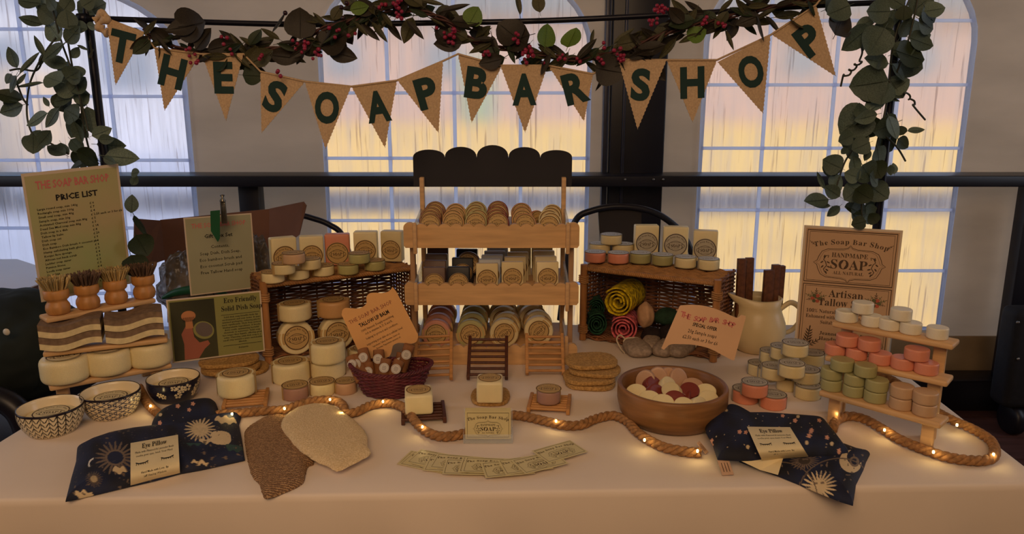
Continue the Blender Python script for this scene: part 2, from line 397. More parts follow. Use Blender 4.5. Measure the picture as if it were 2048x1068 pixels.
MB().box((0, 2, 2.4), (13, 4, 4.8)).build('wall', wm2, w_h); MB().prism([(-7, -.4), (7, -.4), (7, 5), (-7, 5)], 4.8, 5.1).build('roof', MC['corrugated_roof'], w_h)
for x in (-4, -.5, 3): MB().box((x, -.03, 2.6), (1.5, .1, 1.4)).build('window', MC['dull_glass'], w_h)
vn = empty('parked_van', (-9.0, 12.5, -.15), 'pale van parked outside the left window', 'van')
MB().box((0, 0, 1.25), (4.2, 1.9, 1.5), bev=.15).build('body', mat('van_beige', '#b9a795', .4, .08), vn)
MB().box((.6, -.96, 1.65), (1.9, .04, .4), bev=.01).build('window', mat('dark_glass', '#23232b', .15, .02), vn)
for x in (-1.3, 1.3): MB().lathe([(0, -.12), (.36, -.12), (.36, .12), (0, .12)], 24, M=T((x, -.85, .36)) @ R(90, 'X')).build('wheel', black_paint, vn)
# ================================================================== TABLE
cloth = mat('cream_tablecloth', '#e9d7c4', .8, .04, 3, bump=.1, bscale=400, bdist=.0006)
# (x,y) corners of the table top, from the edges seen
def line_int(a, b, c, d):
    x1, y1, x2, y2, x3, y3, x4, y4 = *a, *b, *c, *d
    D = (x1 - x2) * (y3 - y4) - (y1 - y2) * (x3 - x4)
    return Vector((((x1 * y2 - y1 * x2) * (x3 - x4) - (x1 - x2) * (x3 * y4 - y3 * x4)) / D, ((x1 * y2 - y1 * x2) * (y3 - y4) - (y1 - y2) * (x3 * y4 - y3 * x4)) / D))
def xy(p): return (p.x, p.y)
LE = (xy(pz(0, 880, TZ)), xy(pz(49, 850, TZ))); RE = (xy(pz(2048, 928, TZ)), xy(pz(1868, 790, TZ)))
FE = (xy(pz(0, 1000, TZ)), xy(pz(2048, 968, TZ))); BE = ((-1, 2.06), (1, 2.06))
cFL = line_int(*LE, *FE); cFR = line_int(*RE, *FE); cBR = line_int(*RE, *BE); cBL = line_int(*LE, *BE)
tb = empty('folding_table', (0, 1.5, 0), 'folding trestle table under the long cream cloth', 'table')
tp = MB(); ins = .985
cc = (cFL + cFR + cBR + cBL) / 4
inn = [cc + (c - cc) * ins for c in (cFL, cFR, cBR, cBL)]
tp.prism([(p.x, p.y - 1.5) for p in inn], .71, .744); tp.build('table_top', wood_pine_x, tb)
for p in inn:
    q = cc + (p - cc) * .9; MB().tube([(q.x, q.y - 1.5, .0), (q.x, q.y - 1.5, .71)], .014, 8).build('leg', steel, tb)
# cloth: top + skirts with soft folds
cm = MB(); NX, NY = 80, 36; DR = 20
def edge_pt(t):  # perimeter param
    pass
grid = []
per = []
for i in range(NX): per.append((cFL.lerp(cFR, i / NX), 0))
for i in range(NY): per.append((cFR.lerp(cBR, i / NY), 1))
for i in range(NX): per.append((cBR.lerp(cBL, i / NX), 2))
for i in range(NY): per.append((cBL.lerp(cFL, i / NY), 3))
NP = len(per); rings = []
vs = []; fs = []
for s_, dz in [(.0, 0), (.5, 0), (.9, 0), (.985, 0), (.994, .0008), (1.0, .004), (1.004, .012)] + [(1.005 + .012 * k / 10, .012 + .66 * k / 10) for k in range(1, 11)]:
    r = []
    for i, (p, sd_) in enumerate(per):
        q = cc + (p - cc) * min(s_, 1.02)
        if dz > .02:
            out = (p - cc).normalized(); a = (.012 + .012 * math.sin(i * .21)) * min(1, dz / .30) * math.sin(i * .55) + .006 * (dz / .66) * math.sin(i * 1.3 + 1)
            q = q + out * a
        r.append(len(vs)); vs.append((q.x, q.y, TZ - dz))
    rings.append(r)
for a, b in zip(rings, rings[1:]):
    for i in range(NP): j = (i + 1) % NP; fs.append((a[i], b[i], b[j], a[j]))
cm.add(vs, fs, 0, True)
tc_ = cm.build('tablecloth', cloth, label='long cream tablecloth draped over the stall table', cat='tablecloth')
# ================================================================== SOAPS
def label_mb(r=1.0, z=0.0, paper=0, inkm=1, big=False):
    """round printed sticker: ring, ornate inner frame, lettering"""
    m = MB(); n = 36
    m.lathe([(0, z - .012), (r, z - .012), (r, z), (0, z)], n, paper, sm=False)
    e = z + .004
    def ring(a, b):
        vs = []; 
        for k in range(n): t = 2 * math.pi * k / n; vs += [(a * math.cos(t), a * math.sin(t), e), (b * math.cos(t), b * math.sin(t), e)]
        m.add(vs, [(2 * k, 2 * k + 1, (2 * k + 3) % (2 * n), (2 * k + 2) % (2 * n)) for k in range(n)], inkm)
    ring(r * .90, r * .96)
    pts = []
    for k in range(48):
        t = 2 * math.pi * k / 48; q = 1 + .10 * max(0, math.cos(2 * t)) ** 6 + .04 * math.cos(4 * t)
        pts.append((r * .66 * q * math.cos(t), r * .40 * q * math.sin(t) - r * .08))
    m.stroke(pts, r * .035, e, inkm, closed=True)
    m.text('SOAP', 0, -.22 * r, .42 * r, e, inkm, wmax=.80 * r, serf=True)
    m.text('HANDMADE', 0, .16 * r, .13 * r, e, inkm, serf=True)
    m.text('ALL NATURAL', 0, -.38 * r, .10 * r, e, inkm, serf=True)
    m.arctext('The Soap Bar Shop', 0, -.12 * r, .78 * r, .19 * r, e, inkm)
    for s in (-1, 1):
        m.stroke([(s * .50 * r, -.30 * r), (s * .58 * r, -.14 * r), (s * .50 * r, 0), (s * .57 * r, .12 * r)], .05 * r, e, inkm)
    return m
LM = {}
def label_mesh(kind):
    if kind in LM: return LM[kind]
    paper = {'kraft': kraft, 'grey': kraft_grey, 'cream': mat('plain_label', '#d9c89c', .6, .04), 'pale': mat('silver_label', '#ced0d2', .45, .04)}[kind]
    LM[kind] = label_mb().mesh('label', [paper, ink if kind != 'pale' else mat('grey_ink', '#6b6a68', .7, .04)]); return LM[kind]
SM = {}
def disc_mesh(c, ro=.12):
    """unit soap: radius 1, height 1, softened edges (ro relative)"""
    k = (c, ro)
    if k in SM: return SM[k]
    p = [(0, 0), (1 - ro, 0)]
    for i in range(1, 5): a = math.pi / 2 * i / 4; p.append((1 - ro + ro * math.sin(a), ro * 1.6 * (1 - math.cos(a))))
    for i in range(0, 5): a = math.pi / 2 * i / 4; p.append((1 - ro + ro * math.cos(a), 1 - ro * 1.6 + ro * 1.6 * math.sin(a)))
    p.append((.72, .985)); p.append((0, .98))
    m = MB().lathe(p, 40); SM[k] = m.mesh('soap', soapmat(c)); return SM[k]
def strap_mesh(kind):
    k = ('strap', kind)
    if k in SM: return SM[k]
    m = MB(); wd = .34; rr = 1.012
    vs = []
    for i in range(9):
        a = (i / 8 - .5) * 2 * wd; x, y = rr * math.cos(a), rr * math.sin(a)
        vs += [(-x, y, 0), (-x, y, .985), (-.6, y * .95, 1.006), (.6, y * .95, 1.006), (x, y, .985), (x, y, 0)]
    m.add(vs, [(6 * i + k, 6 * i + 6 + k, 6 * i + 7 + k, 6 * i + 1 + k) for i in range(8) for k in range(5)], 0, False)
    paper = {'kraft': kraft, 'grey': kraft_grey, 'cream': MC.get('plain_label'), 'pale': kraft_grey}[kind]
    SM[k] = m.mesh('paper_band', [paper or kraft]); return SM[k]
def soap(name, p, r, h, c, lab, group=None, lk=None, M=None, rz=0, lr=.86, strap=True, cat='soap', tip=0, ro=.12):
    """p = centre of the bottom face (or M gives the full placing)"""
    if M is None: M = T(p) @ R(rz, 'Z') @ (R(tip, 'X') if tip else Matrix.Identity(4))
    S = Matrix.Diagonal((r, r, h, 1))
    o = put(disc_mesh(c, ro), name, None, M @ S, lab, cat, group)
    if lk:
        LK = label_mesh(lk)
        put(LK, 'label', o, T((0, 0, 1.0 + .0015 / h)) @ Matrix.Diagonal((lr, lr, r * .3 / h, 1)))
        if strap: put(strap_mesh(lk), 'paper_band', o)
    return o
def soap_px(name, cx, by, z, w, h, c, lab, **k):
    q = pz(cx, by, z); r = w / 2 * depth(q) / F
    dirn = Vector((q.x, q.y, 0)).normalized(); q = q + dirn * r
    return soap(name, Vector((q.x, q.y, z)), r, h, c, lab, **k)
BM = {}
def bar_soap(p, w, d, h, c, lab, group=None, lk='kraft', M=None, rz=0, lean=0, lr=.48, lz=.42, cat='soap'):
    """upright rounded bar; front faces -Y, sticker on the front"""
    k = (c, round(w, 4), round(d, 4), round(h, 4))
    if k not in BM: BM[k] = MB().box((0, 0, h / 2), (w, d, h), bev=min(w, d) * .12).mesh('soap', soapmat(c))
    if M is None: M = T(p) @ R(rz, 'Z') @ R(-lean, 'X')
    o = put(BM[k], 'soap_bar', None, M, lab, cat, group)
    if lk:
        rr = w * lr
        put(label_mesh(lk), 'label', o, T((0, -d / 2 - .0008, h * lz)) @ R(90, 'X') @ Matrix.Diagonal((rr, rr, rr * .12, 1)))
    return o
# ------------------------------------------------------------------ stepped soap rack in the middle
RX0, RX1, RCX = -.253, .158, -.048
rk = empty('tiered_display_rack', (RCX, 1.80, TZ), 'tall pine three-tier display rack with scalloped trays and a black scalloped header', 'display rack')
def rl(p): return Vector(p) - Vector((RCX, 1.80, TZ))
def scallop_board(zb_, zt, bumps=13):
    W_ = (RX1 - RX0); ear = .028; iw = W_ - 2 * ear; poly = [(-W_ / 2 + .004, 0), (W_ / 2 - .004, 0), (W_ / 2, .006), (W_ / 2, zt - zb_ - .012)]
    for k in range(9): a = math.pi * (k / 8) * 1; poly.append((W_ / 2 - ear / 2 + ear / 2 * math.cos(a), zt - zb_ - .012 + .012 * math.sin(a)))
    bw = iw / bumps
    for b in range(bumps):
        cx = iw / 2 - bw * (b + .5)
        for k in range(1, 8): a = math.pi * k / 8; poly.append((cx + bw / 2 * math.cos(a), zt - zb_ - .013 + .010 * math.sin(a)))
    for k in range(9): a = math.pi * (k / 8); poly.append((-W_ / 2 + ear / 2 + ear / 2 * math.cos(a), zt - zb_ - .012 + .012 * math.sin(a)))
    poly.append((-W_ / 2, .006)); return poly
tiers = [(.7505, .8035, 1.735), (.902, .958, 1.728), (1.038, 1.098, 1.738)]
for zb_, zt, Yb in tiers:
    m = MB(); m.prism(scallop_board(zb_, zt), 0, .012, 0, M=frame(rl((RCX, Yb, zb_)), (1, 0, 0), (0, 0, 1)))
    m.build('front_board', wood_pine_x, rk)
    tl_ = math.tan(math.radians(8)); L_ = .20
    for s in (-1, 1):
        x = s * .175
        MB().box((0, 0, 0), (.009, .012, zt - zb_ + .014), bev=.003).build('peg', wood_pine, rk, T(rl((RCX + s * .178, Yb - .019, max(.7515 + (zt - zb_ + .028) / 2, (zb_ + zt) / 2 - .006)))) @ R(0, 'X'))
        MB().box((0, L_ / 2, .02), (.006, L_, .040), bev=.002).build('tray_side', mat('clear_edge_acrylic', '#cfd6de', .15, .03, alpha=.45), rk, T(rl((RCX + s * .181, Yb, zb_ + .012))) @ R(8, 'X'))
    MB().box((0, L_ / 2, 0), (.36, L_, .006), bev=.002).build('tray', wood_pine_x, rk, T(rl((RCX, Yb + .004, zb_ + .012))) @ R(8, 'X'))
for s in (-1, 1):
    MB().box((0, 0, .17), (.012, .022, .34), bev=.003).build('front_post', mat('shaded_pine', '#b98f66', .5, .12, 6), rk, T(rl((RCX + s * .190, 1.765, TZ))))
    zt = pY(848, 353, 1.90).z
    MB().box((0, 0, (zt - TZ) / 2), (.011, .02, zt - TZ), bev=.002).build('rear_post', wood_pine, rk, T(rl((RCX + s * .178, 1.885, TZ))))
    MB().box((0, 0, 0), (.008, .16, .02), bev=.002).build('foot_rail', wood_pine, rk, T(rl((RCX + s * .190, 1.82, TZ + .011))))
# scalloped header
hm = MB(); a = pY(828, 372, 1.905); b = pY(1143, 372, 1.905); Wd = b.x - a.x; H0 = a.z; hpoly = [(0, 0), (Wd, 0)]
tops = [(299, 315), (293.5, 313), (290, 313), (294, 315), (300, 318)]
zv = lambda y: pY(985, y, 1.905).z - H0
bw = Wd / 5
for b_ in range(4, -1, -1):
    cx = bw * (b_ + .5); pk = zv(tops[b_][0]); vl = zv(316)
    for k in range(0, 15): a_ = math.pi * k / 14; hpoly.append((cx + bw / 2 * math.cos(a_), vl + (pk - vl) * math.sin(a_) ** .8))
hm.prism(hpoly, 0, .006, 0, M=frame(rl((a.x, 1.905, H0)), (1, 0, 0), (0, 0, 1))); hm.build('header_board', black_board, rk)
# little tier tags
def tag_(lines, cx, cy, wpx, hpx, Yb):
    p = pY(cx, cy, Yb - .0135); k = depth(p) / F; w_, h_ = wpx * k, hpx * k
    m = MB(); m.box((0, 0, 0), (w_, h_, .0006), 0); n = len(lines)
    for i, l in enumerate(lines): m.text(l, 0, (n - 1) * h_ * .2 - i * h_ * .42 - h_ * .09, h_ / n * .42, .0007, 1, off=.01, wmax=w_ * .86)
    m.build('tag', [mat('tag_paper', '#cfa173', .6, .03), ink], rk, frame(rl((p.x, Yb - .0135 + .0128 - .0005, p.z)), (1, 0, 0), (0, 0, 1)))
for t_ in ((['DEAD SEA', 'MUD'], 856, 472, 26, 22), (['GREEN CLAY'], 948, 470, 32, 13), (['RED CLAY'], 994, 472, 29, 13), (['PURPLE CLAY'], 1040, 472, 36, 15), (['KAOLIN CLAY'], 1092, 470, 32, 13)):
    tag_(t_[0], t_[1], t_[2], t_[3], t_[4], 1.738)
tag_(['ACTIVATED', 'CHARCOAL'], 910, 586, 30, 18, 1.728)
# soaps on edge in the trays
def on_edge(cx, ztop, Y, r, th, c, lab, group, lk='kraft', lean=12, rz=0, name='round_soap', lr=.9, strap=False, roll=0):
    z = ztop - r
    p = pY(cx, 500, Y); d = ray(cx, 480); X = d.x / d.y * Y
    dd = ray(cx, 534); 
    M = T((X, Y, z)) @ R(rz, 'Z') @ R(90 - lean, 'X') @ R(roll, 'Z')
    # local z faces the viewer
    M = M @ T((0, 0, -th))
    return soap(name, None, r, th, c, lab, group, lk, M=M, lr=lr, strap=strap)
colsA = [('mud', 'brown Dead Sea mud', 861, 871, 5, 426, 402), ('tan', 'pale tan', 907, 915, 4, 424, 406), ('green', 'olive green clay', 952, 955, 5, 423, 402), ('maroon', 'maroon red clay', 996, 995, 5, 424, 401), ('purple', 'orange-tan purple clay', 1050, 1042, 4, 426, 405), ('yellow', 'pale kaolin clay', 1098, 1102, 5, 429, 408)]
posn = {4: ['frontmost', 'second from the front', 'third from the front', 'rearmost'], 5: ['frontmost', 'second from the front', 'middle', 'fourth from the front', 'rearmost']}
for ci, (c, nm, xf, xr, n, yf, yr) in enumerate(colsA):
    for i in range(n):
        t = i / (n - 1); Y = 1.765 + .115 * t
        zt = pY(1000, yf, 1.765).z * (1 - t) + pY(1000, yr, 1.88).z * t
        cx = xf + (xr - xf) * t + (random.uniform(-4, 4) if i else 0)
        on_edge(cx, zt, Y, .0265, .016, c if not (c == 'purple' and i == 1) else 'tan', 'thin %s soap, %s in its top tier row' % (nm, posn[n][i]), 'thin round soaps on the top tier', 'kraft', 16, random.uniform(-6, 6))
cx = on_edge(1076, pY(0, 420, 1.87).z, 1.87, .0265, .016, 'clay', 'thin round brown soap slanting between the purple and kaolin rows on the top tier', 'thin round soaps on the top tier', 'kraft', 16, 35)
colsB = [('greybrown', 'grey-brown', 868, 876, 4, 538, 498), ('black', 'black charcoal', 917, 934, 3, 537, 501), ('pale', 'pale blue-white', 974, 995, 5, 530, 497), ('ivory', 'ivory', 1025, 1041, 4, 527, 498), ('cream', 'cream', 1095, 1084, 4, 527, 494)]
posn[3] = ['frontmost', 'middle', 'rearmost']
for ci, (c, nm, xf, xr, n, yf, yr) in enumerate(colsB):
    for i in range(n):
        t = i / (n - 1); Y = 1.772 + .115 * t; zt = pY(1000, yf, 1.76).z * (1 - t) + pY(1000, yr, 1.875).z * t
        d = ray(xf + (xr - xf) * t, 530); X = d.x / d.y * Y
        cc_ = c
        if c == 'pale' and i == 0: cc_ = 'ivory'
        bar_soap(Vector((X, Y, zt - .076)), .0535, .021, .077, cc_, 'rectangular %s soap, %s in its row on the middle tier' % (nm, posn[n][i]), 'rectangular soaps on the middle tier', 'kraft', rz=random.uniform(-3, 3), lean=6, lr=.45, lz=.50)
on_edge(935, pY(0, 503, 1.835).z, 1.832, .030, .018, 'greybrown', 'round dark brown soap leaning among the black bars on the middle tier', None, 'kraft', 10, -10)
colsC = [('rose', 'rosy brown', 868, 881, 650, 608), ('green', 'greenish', 939, 950, 650, 604), ('yellow', 'yellow cream', 1008, 1004, 648, 606), ('cream', 'pale cream', 1079, 1062, 643, 604)]
for ci, (c, nm, xf, xr, yf, yr) in enumerate(colsC):
    for i in range(4):
        t = i / 3; Y = 1.80 + .12 * t; zt = pY(1000, yf, 1.76).z * (1 - t) + pY(1000, yr, 1.90).z * t
        on_edge(xf + (xr - xf) * t + (5 if i == 1 and ci > 1 else 0), zt, Y, .0368, .037, c, 'fat %s soap, %s in its bottom tier row' % (nm, posn[4][i]), 'fat round soaps on the bottom tier', 'kraft', 8, (0, 0, -8, 6)[ci] if i else 0, lr=.72, strap=True, roll=(0, 0, 40, -25)[ci] if i == 1 else 15 * ci)
# ------------------------------------------------------------------ wicker crates
wick = mat('brown_wicker', '#94603c', .6, .25, 40, bump=.2)
wick_l = mat('honey_wicker', '#b8844e', .6, .2, 40, bump=.2)
cane = mat('cane_post', '#b07843', .5, .15, 12, stretch=(10, 10, 1))
def weave_panel(w_, h_, pitch=.0050, stakes=9, r=.0028, gap=.03, seed=1):
    rr = random.Random(seed); m = MB(); nrow = int(h_ / pitch)
    for i in range(stakes + 1): x = w_ * i / stakes; m.tube([(x, 0, 0), (x, 0, h_)], .0028, 5, 1)
    for k in range(nrow):
        z = (k + .5) * pitch; pts = []; ph = k % 2; n = stakes * 4
        jit = rr.uniform(-.0006, .0006)
        for i in range(n + 1):
            x = w_ * i / n; y = .0042 * math.cos(math.pi * (i / 4 + ph)); pts.append((x, y, z + jit + rr.uniform(-.0005, .0005) - (.0012 if rr.random() < gap else 0)))
        m.tube(pts, r, 4, 0, cap=False)
    return m
def crate(name, A, B, z0, z1, dp, lab, posts=True, seed=1):
    """open-fronted wicker crate on its side; A,B = front bottom left/right (x,y)"""
    A = Vector((A[0], A[1], z0)); B = Vector((B[0], B[1], z0)); u = (B - A).normalized(); W_ = (B - A).length; H_ = z1 - z0
    v = Vector((-u.y, u.x, 0)); M = Matrix.Identity(4)
    for i in range(3): M[i][0] = u[i]; M[i][1] = v[i]; M[i][2] = (0, 0, 1)[i]; M[i][3] = A[i]
    e = put(None, name, None, M, lab, 'basket'); e.empty_display_size = .02
    weave_panel(W_, H_ - .01, seed=seed).build('back_weave', [wick, wick], e, T((0, dp, .005)), kind='stuff')
    weave_panel(W_, dp, pitch=.0060, r=.0028, seed=seed + 1).build('top_weave', [wick_l, wick], e, T((0, 0, H_ - .008)) @ R(90, 'X') @ Matrix.Diagonal((1, 1, -1, 1)), kind='stuff')
    weave_panel(W_, dp, pitch=.0060, r=.0028, seed=seed + 2).build('bottom_weave', [wick, wick], e, T((0, 0, .006)) @ R(90, 'X') @ Matrix.Diagonal((1, 1, -1, 1)), kind='stuff')
    for x in (0, W_):
        weave_panel(dp, H_, stakes=4, seed=seed + 3).build('side_weave', [wick, wick], e, T((x, 0, 0)) @ R(90, 'Z'), kind='stuff')
    for z in (H_ - .007,):  # rope-like rim
        for ph in (0, 1, 2):
            pts = [(W_ * i / 160, -.004 + .0034 * math.cos(i * .8 + ph * 2.1), z + .0034 * math.sin(i * .8 + ph * 2.1)) for i in range(161)]
            MB().tube(pts, .0034, 5).build('rim_strand', wick_l, e)
    for x in (0, W_):
        q = MB(); q.tube([(x, -.006, 0), (x, -.006, H_ + .004)], .0095, 10); pst = q.build('post', cane, e)
        for zc in (.03, H_ - .035):
            bd = MB()
            for k in range(4): bd.tube([(x + .0115 * math.cos(t * .5), -.006 + .0115 * math.sin(t * .5), zc + (k - 1.5) * .0052 + .001 * math.sin(t)) for t in range(13)], .0026, 5, closed=False)
            bd.build('binding', wick_l, pst, kind='stuff')
    return e, M, W_, H_
LZ = .952
Lc = crate('wicker_crate', (-.594, 1.735), (-.262, 1.925), TZ + .002, LZ, .16, 'brown wicker crate on its side at left, holding large cream soaps', seed=11)
Rz = .953
ra_ = pz(1170, 686, TZ); rb_ = pz(1437, 560, Rz); 
rb_ = pz(1437, 562, Rz); ra_ = pz(1170, 531, Rz)
print('right crate front', ra_, rb_)
Rc = crate('wicker_crate', (ra_.x, min(ra_.y, 1.965)), (rb_.x, rb_.y), TZ + .002, Rz, .15, 'brown wicker crate on its side at right, holding coloured net rolls', seed=31)
# ------------------------------------------------------------------ on the left crate
gl = 'small round soaps stacked on the left wicker crate'
h_ = .0235
S = [(547, 568, 0, 46, 'cream', 'leftmost in the bottom row'), (597, 561, 0, 44, 'cream', 'second from left in the bottom row'), (647, 554, 0, 44, 'cream', 'third from left in the bottom row'),
     (568, 551, 1, 46, 'yellow', 'left one of the middle layer'), (621, 541, 1, 43, 'yellow', 'right one of the middle layer'), (588, 530, 2, 46, 'beige', 'topmost of the cream heap')]
for cx, by, l, w_, c, lb in S:
    soap_px('round_soap', cx, by, LZ + l * (h_ + .0015), w_, h_, c, 'small round cream soap on the left wicker crate, ' + lb, group=gl, lk='kraft', rz=(30 + random.uniform(-10, 10)), lr=1.0)
S = [(697, 551, 0, 42, 'left of the pair below'), (750, 543, 0, 42, 'right of the pair below'), (719, 529, 1, 43, 'resting on the pair')]
for cx, by, l, w_, lb in S:
    soap_px('round_soap', cx, by, LZ + l * (h_ + .0015), w_, h_, 'green', 'small round green soap on the left wicker crate, ' + lb, group='small green soaps on the left wicker crate', lk='kraft', rz=20, lr=1.0)
for cx, ytop, wp_, hp, c, lb, rz in [(564, 474, 54, 60, 'cream', 'cream soap bar standing leftmost at the back of the left wicker crate', 30), (622, 471, 50, 60, 'cream', 'cream soap bar standing second from left on the left wicker crate', 14), (674, 467, 52, 60, 'peach', 'pinkish orange soap bar standing on the left wicker crate', 8), (731, 462, 50, 60, 'cream', 'cream soap bar behind the small green soaps', 2), (784, 461, 46, 62, 'ivory', 'ivory soap bar standing rightmost on the left wicker crate', -8)]:
    dd = 0; Yg = 1.90 + (cx - 564) / 220 * .12
    z0 = LZ; hh = .083
    # keep the top at the seen height
    d = ray(cx, ytop); Yg = (z0 + hh - CAM.z) / d.z * d.y
    p = CAM + d * ((z0 + hh - CAM.z) / d.z)
    bar_soap(Vector((p.x, p.y, z0)), wp_ * depth(p) / F * .93, .032, hh, c, lb, 'soap bars standing on the left wicker crate', 'kraft', rz=rz, lean=-0, lr=.46, lz=.40)
# ------------------------------------------------------------------ inside / in front of the left crate
BH = .046
def big(cx, by, z, w_, c, lab, lk='kraft', h=BH, rz=20, lr=.66, grp='large round soaps by the left wicker crate', **k): return soap_px('large_soap', cx, by, z, w_, h, c, lab, group=grp, lk=lk, rz=rz, lr=lr, **k)
# discs standing on edge with another soap lying on them
def facing(cx, cy, Y, wpx, th, c, lab, rz=25):
    p = pY(cx, cy, Y); r = wpx / 2 * depth(p) / F; z = TZ + .012 + r
    d = ray(cx, cy); X = d.x / d.y * Y
    M = T((X, Y, z)) @ R(rz, 'Z') @ R(85, 'X') @ T((0, 0, -th))
    return soap('large_soap', None, r, th, c, lab, 'large round soaps by the left wicker crate', 'kraft', M=M, lr=.72, strap=True), r, X
o1, r1, X1 = facing(594, 683, 1.765, 70, .040, 'cream', 'large cream soap on edge facing out beside the left post of the wicker crate')
o2, r2, X2 = facing(676, 672, 1.80, 68, .040, 'cream', 'large cream soap on edge partly behind the lip balm card')
for (cx, by, Y, X, rr_, c, lb) in [(587, 655, 1.765, X1, r1, 'cream', 'large cream soap lying on the left upright soap in the wicker crate'), (665, 641, 1.80, X2, r2, 'tan', 'large tan soap lying on the upright soap behind the balm card')]:
    z = TZ + .012 + 2 * rr_ + .001; p = pY(cx, by, Y)
    soap('large_soap', Vector((p.x + .0, Y + .018, z)), .0405, .040, c, lb, 'large round soaps by the left wicker crate', 'kraft', rz=25, lr=.66)
big(584, 773, TZ, 76, 'cream', 'large cream soap on the cloth in front of the left crate post')
big(657, 762, TZ, 72, 'cream', 'large cream soap, lower one of the stacked pair beside the balm basket', h=.040)
big(657, 732, TZ + .041, 72, 'cream', 'large cream soap, upper one of the stacked pair beside the balm basket', h=.046)
big(727, 742, TZ, 60, 'cream', 'large cream soap half hidden behind the dark red balm basket')
gs = 'small oval soaps in front of the left wicker crate'
soap_px('small_soap', 592, 804, TZ, 52, .028, 'mauve', 'small mauve soap, leftmost in front of the large soap pair', group=gs, lk='kraft', rz=25, lr=1.04, tip=0)
soap_px('small_soap', 646, 796, TZ, 50, .028, 'cream', 'small cream soap between the mauve soap and the balm basket', group=gs, lk='kraft', rz=20, lr=1.04)
soap_px('small_soap', 693, 792, TZ, 44, .026, 'taupe', 'small pinkish soap touching the left side of the dark red basket', group=gs, lk='kraft', rz=20, lr=.98)
# ------------------------------------------------------------------ on the right crate
gr = 'small round soaps lined up on the right wicker crate'
fr_ = [(1190, 527, 'peach', 'pink one at the left end of the front row'), (1236, 529, 'peach', 'pink one second from left in the front row'), (1280, 529, 'sage', 'greenish one third from left in the front row'), (1324, 533, 'sage', 'greenish one fourth from left in the front row'), (1370, 538, 'cream', 'cream one fifth from left in the front row'), (1416, 542, 'cream', 'cream one at the right end of the front row')]
for cx, by, c, lb in fr_: soap_px('round_soap', cx, by, Rz + .001, 43, .026, c, 'small soap on the right crate, ' + lb, group=gr, lk='pale', rz=-3, lr=1.0)
for cx, by, l, lb in [(1199, 509, 0, 'left of the two behind'), (1245, 510, 0, 'right of the two behind'), (1222, 491, 1, 'topmost at left')]:
    soap_px('round_soap', cx, by, Rz + .001 + l * .0275, 43, .026, 'ivory', 'small ivory soap on the right crate, ' + lb, group=gr, lk='pale', rz=-3, lr=1.0)
for cx, ytop, wp_, lb, rz in [(1293, 450, 50, 'leftmost of the three on the right wicker crate', 0), (1352, 453, 52, 'middle of the three on the right wicker crate', -8), (1412, 461, 50, 'rightmost of the three on the right wicker crate', -14)]:
    hh = .083; d = ray(cx, ytop); p = CAM + d * ((Rz + hh - CAM.z) / d.z)
    bar_soap(Vector((p.x, p.y, Rz + .001)), wp_ * depth(p) / F * .95, .032, hh, 'cream', 'cream soap bar standing ' + lb, 'soap bars standing on the right wicker crate', 'grey', rz=rz, lean=0, lr=.47, lz=.40)
# ------------------------------------------------------------------ heap of labelled soaps by the jug
gw = 'small labelled cream soaps heaped beside the jug'
H2 = .027; Zs = [TZ + i * (H2 + .0015) for i in range(4)]
for cx, by, l, w_, lb in [(1613, 803, 0, 52, 'front right one on the cloth'), (1573, 785, 0, 44, 'one below the middle gap'), (1650, 788, 0, 40, 'far right one on the cloth'), (1536, 765, 0, 44, 'left one on the cloth'),
                          (1516, 755, 0, 44, 'leftmost with only its label showing'), (1610, 771, 1, 54, 'right one of the second layer'), (1546, 763, 1, 50, 'left one of the second layer'), (1622, 735, 1, 48, 'rear right one beside the poster'),
                          (1540, 730, 1, 44, 'rear left one nearest the jug'), (1581, 759, 2, 52, 'front one of the top layer'), (1562, 722, 2, 46, 'rear left one of the top layer'), (1588, 717, 3, 52, 'topmost one at the back')]:
    soap_px('labelled_soap', cx, by, Zs[l], w_, H2, 'ivory', 'labelled cream soap beside the jug, ' + lb, group=gw, lk='grey', rz=-12, lr=1.02)
for cx, by, l, lb in [(1489, 811, 0, 'lower left'), (1544, 823, 0, 'lower right'), (1507, 798, 1, 'top')]:
    soap_px('labelled_soap', cx, by, Zs[l], 53, H2, 'peach', 'small peach soap with grey label behind the right eye pillow, %s of three' % lb, group='peach labelled soaps behind the right eye pillow', lk='grey', rz=-10, lr=1.02)
def proj(p):
    v = Vector(p) - CAM; d = v.dot(FWD); up = Vector((0, SP, CP)); return (1024 + F * v.x / d, 534 - F * v.dot(up) / d)
class Plank:
    def __init__(s, L, Rr, z, th=.011, w=.05):
        s.A = pz(L[0], L[1], z); s.B = pz(Rr[0], Rr[1], z); s.u = (s.B - s.A).normalized(); s.v = Vector((-s.u.y, s.u.x, 0)); s.z = z + th; s.th = th; s.w = w; s.L = (s.B - s.A).length
    def at(s, cx, off=.5):
        lo, hi = -.3, 1.3; g = lambda t: s.A.lerp(s.B, t) + s.v * s.w * off
        for _ in range(40):
            m = (lo + hi) / 2
            if proj(g(m))[0] < cx: lo = m
            else: hi = m
        p = g((lo + hi) / 2); return Vector((p.x, p.y, s.z))
    def ang(s): return math.degrees(math.atan2(s.u.y, s.u.x))
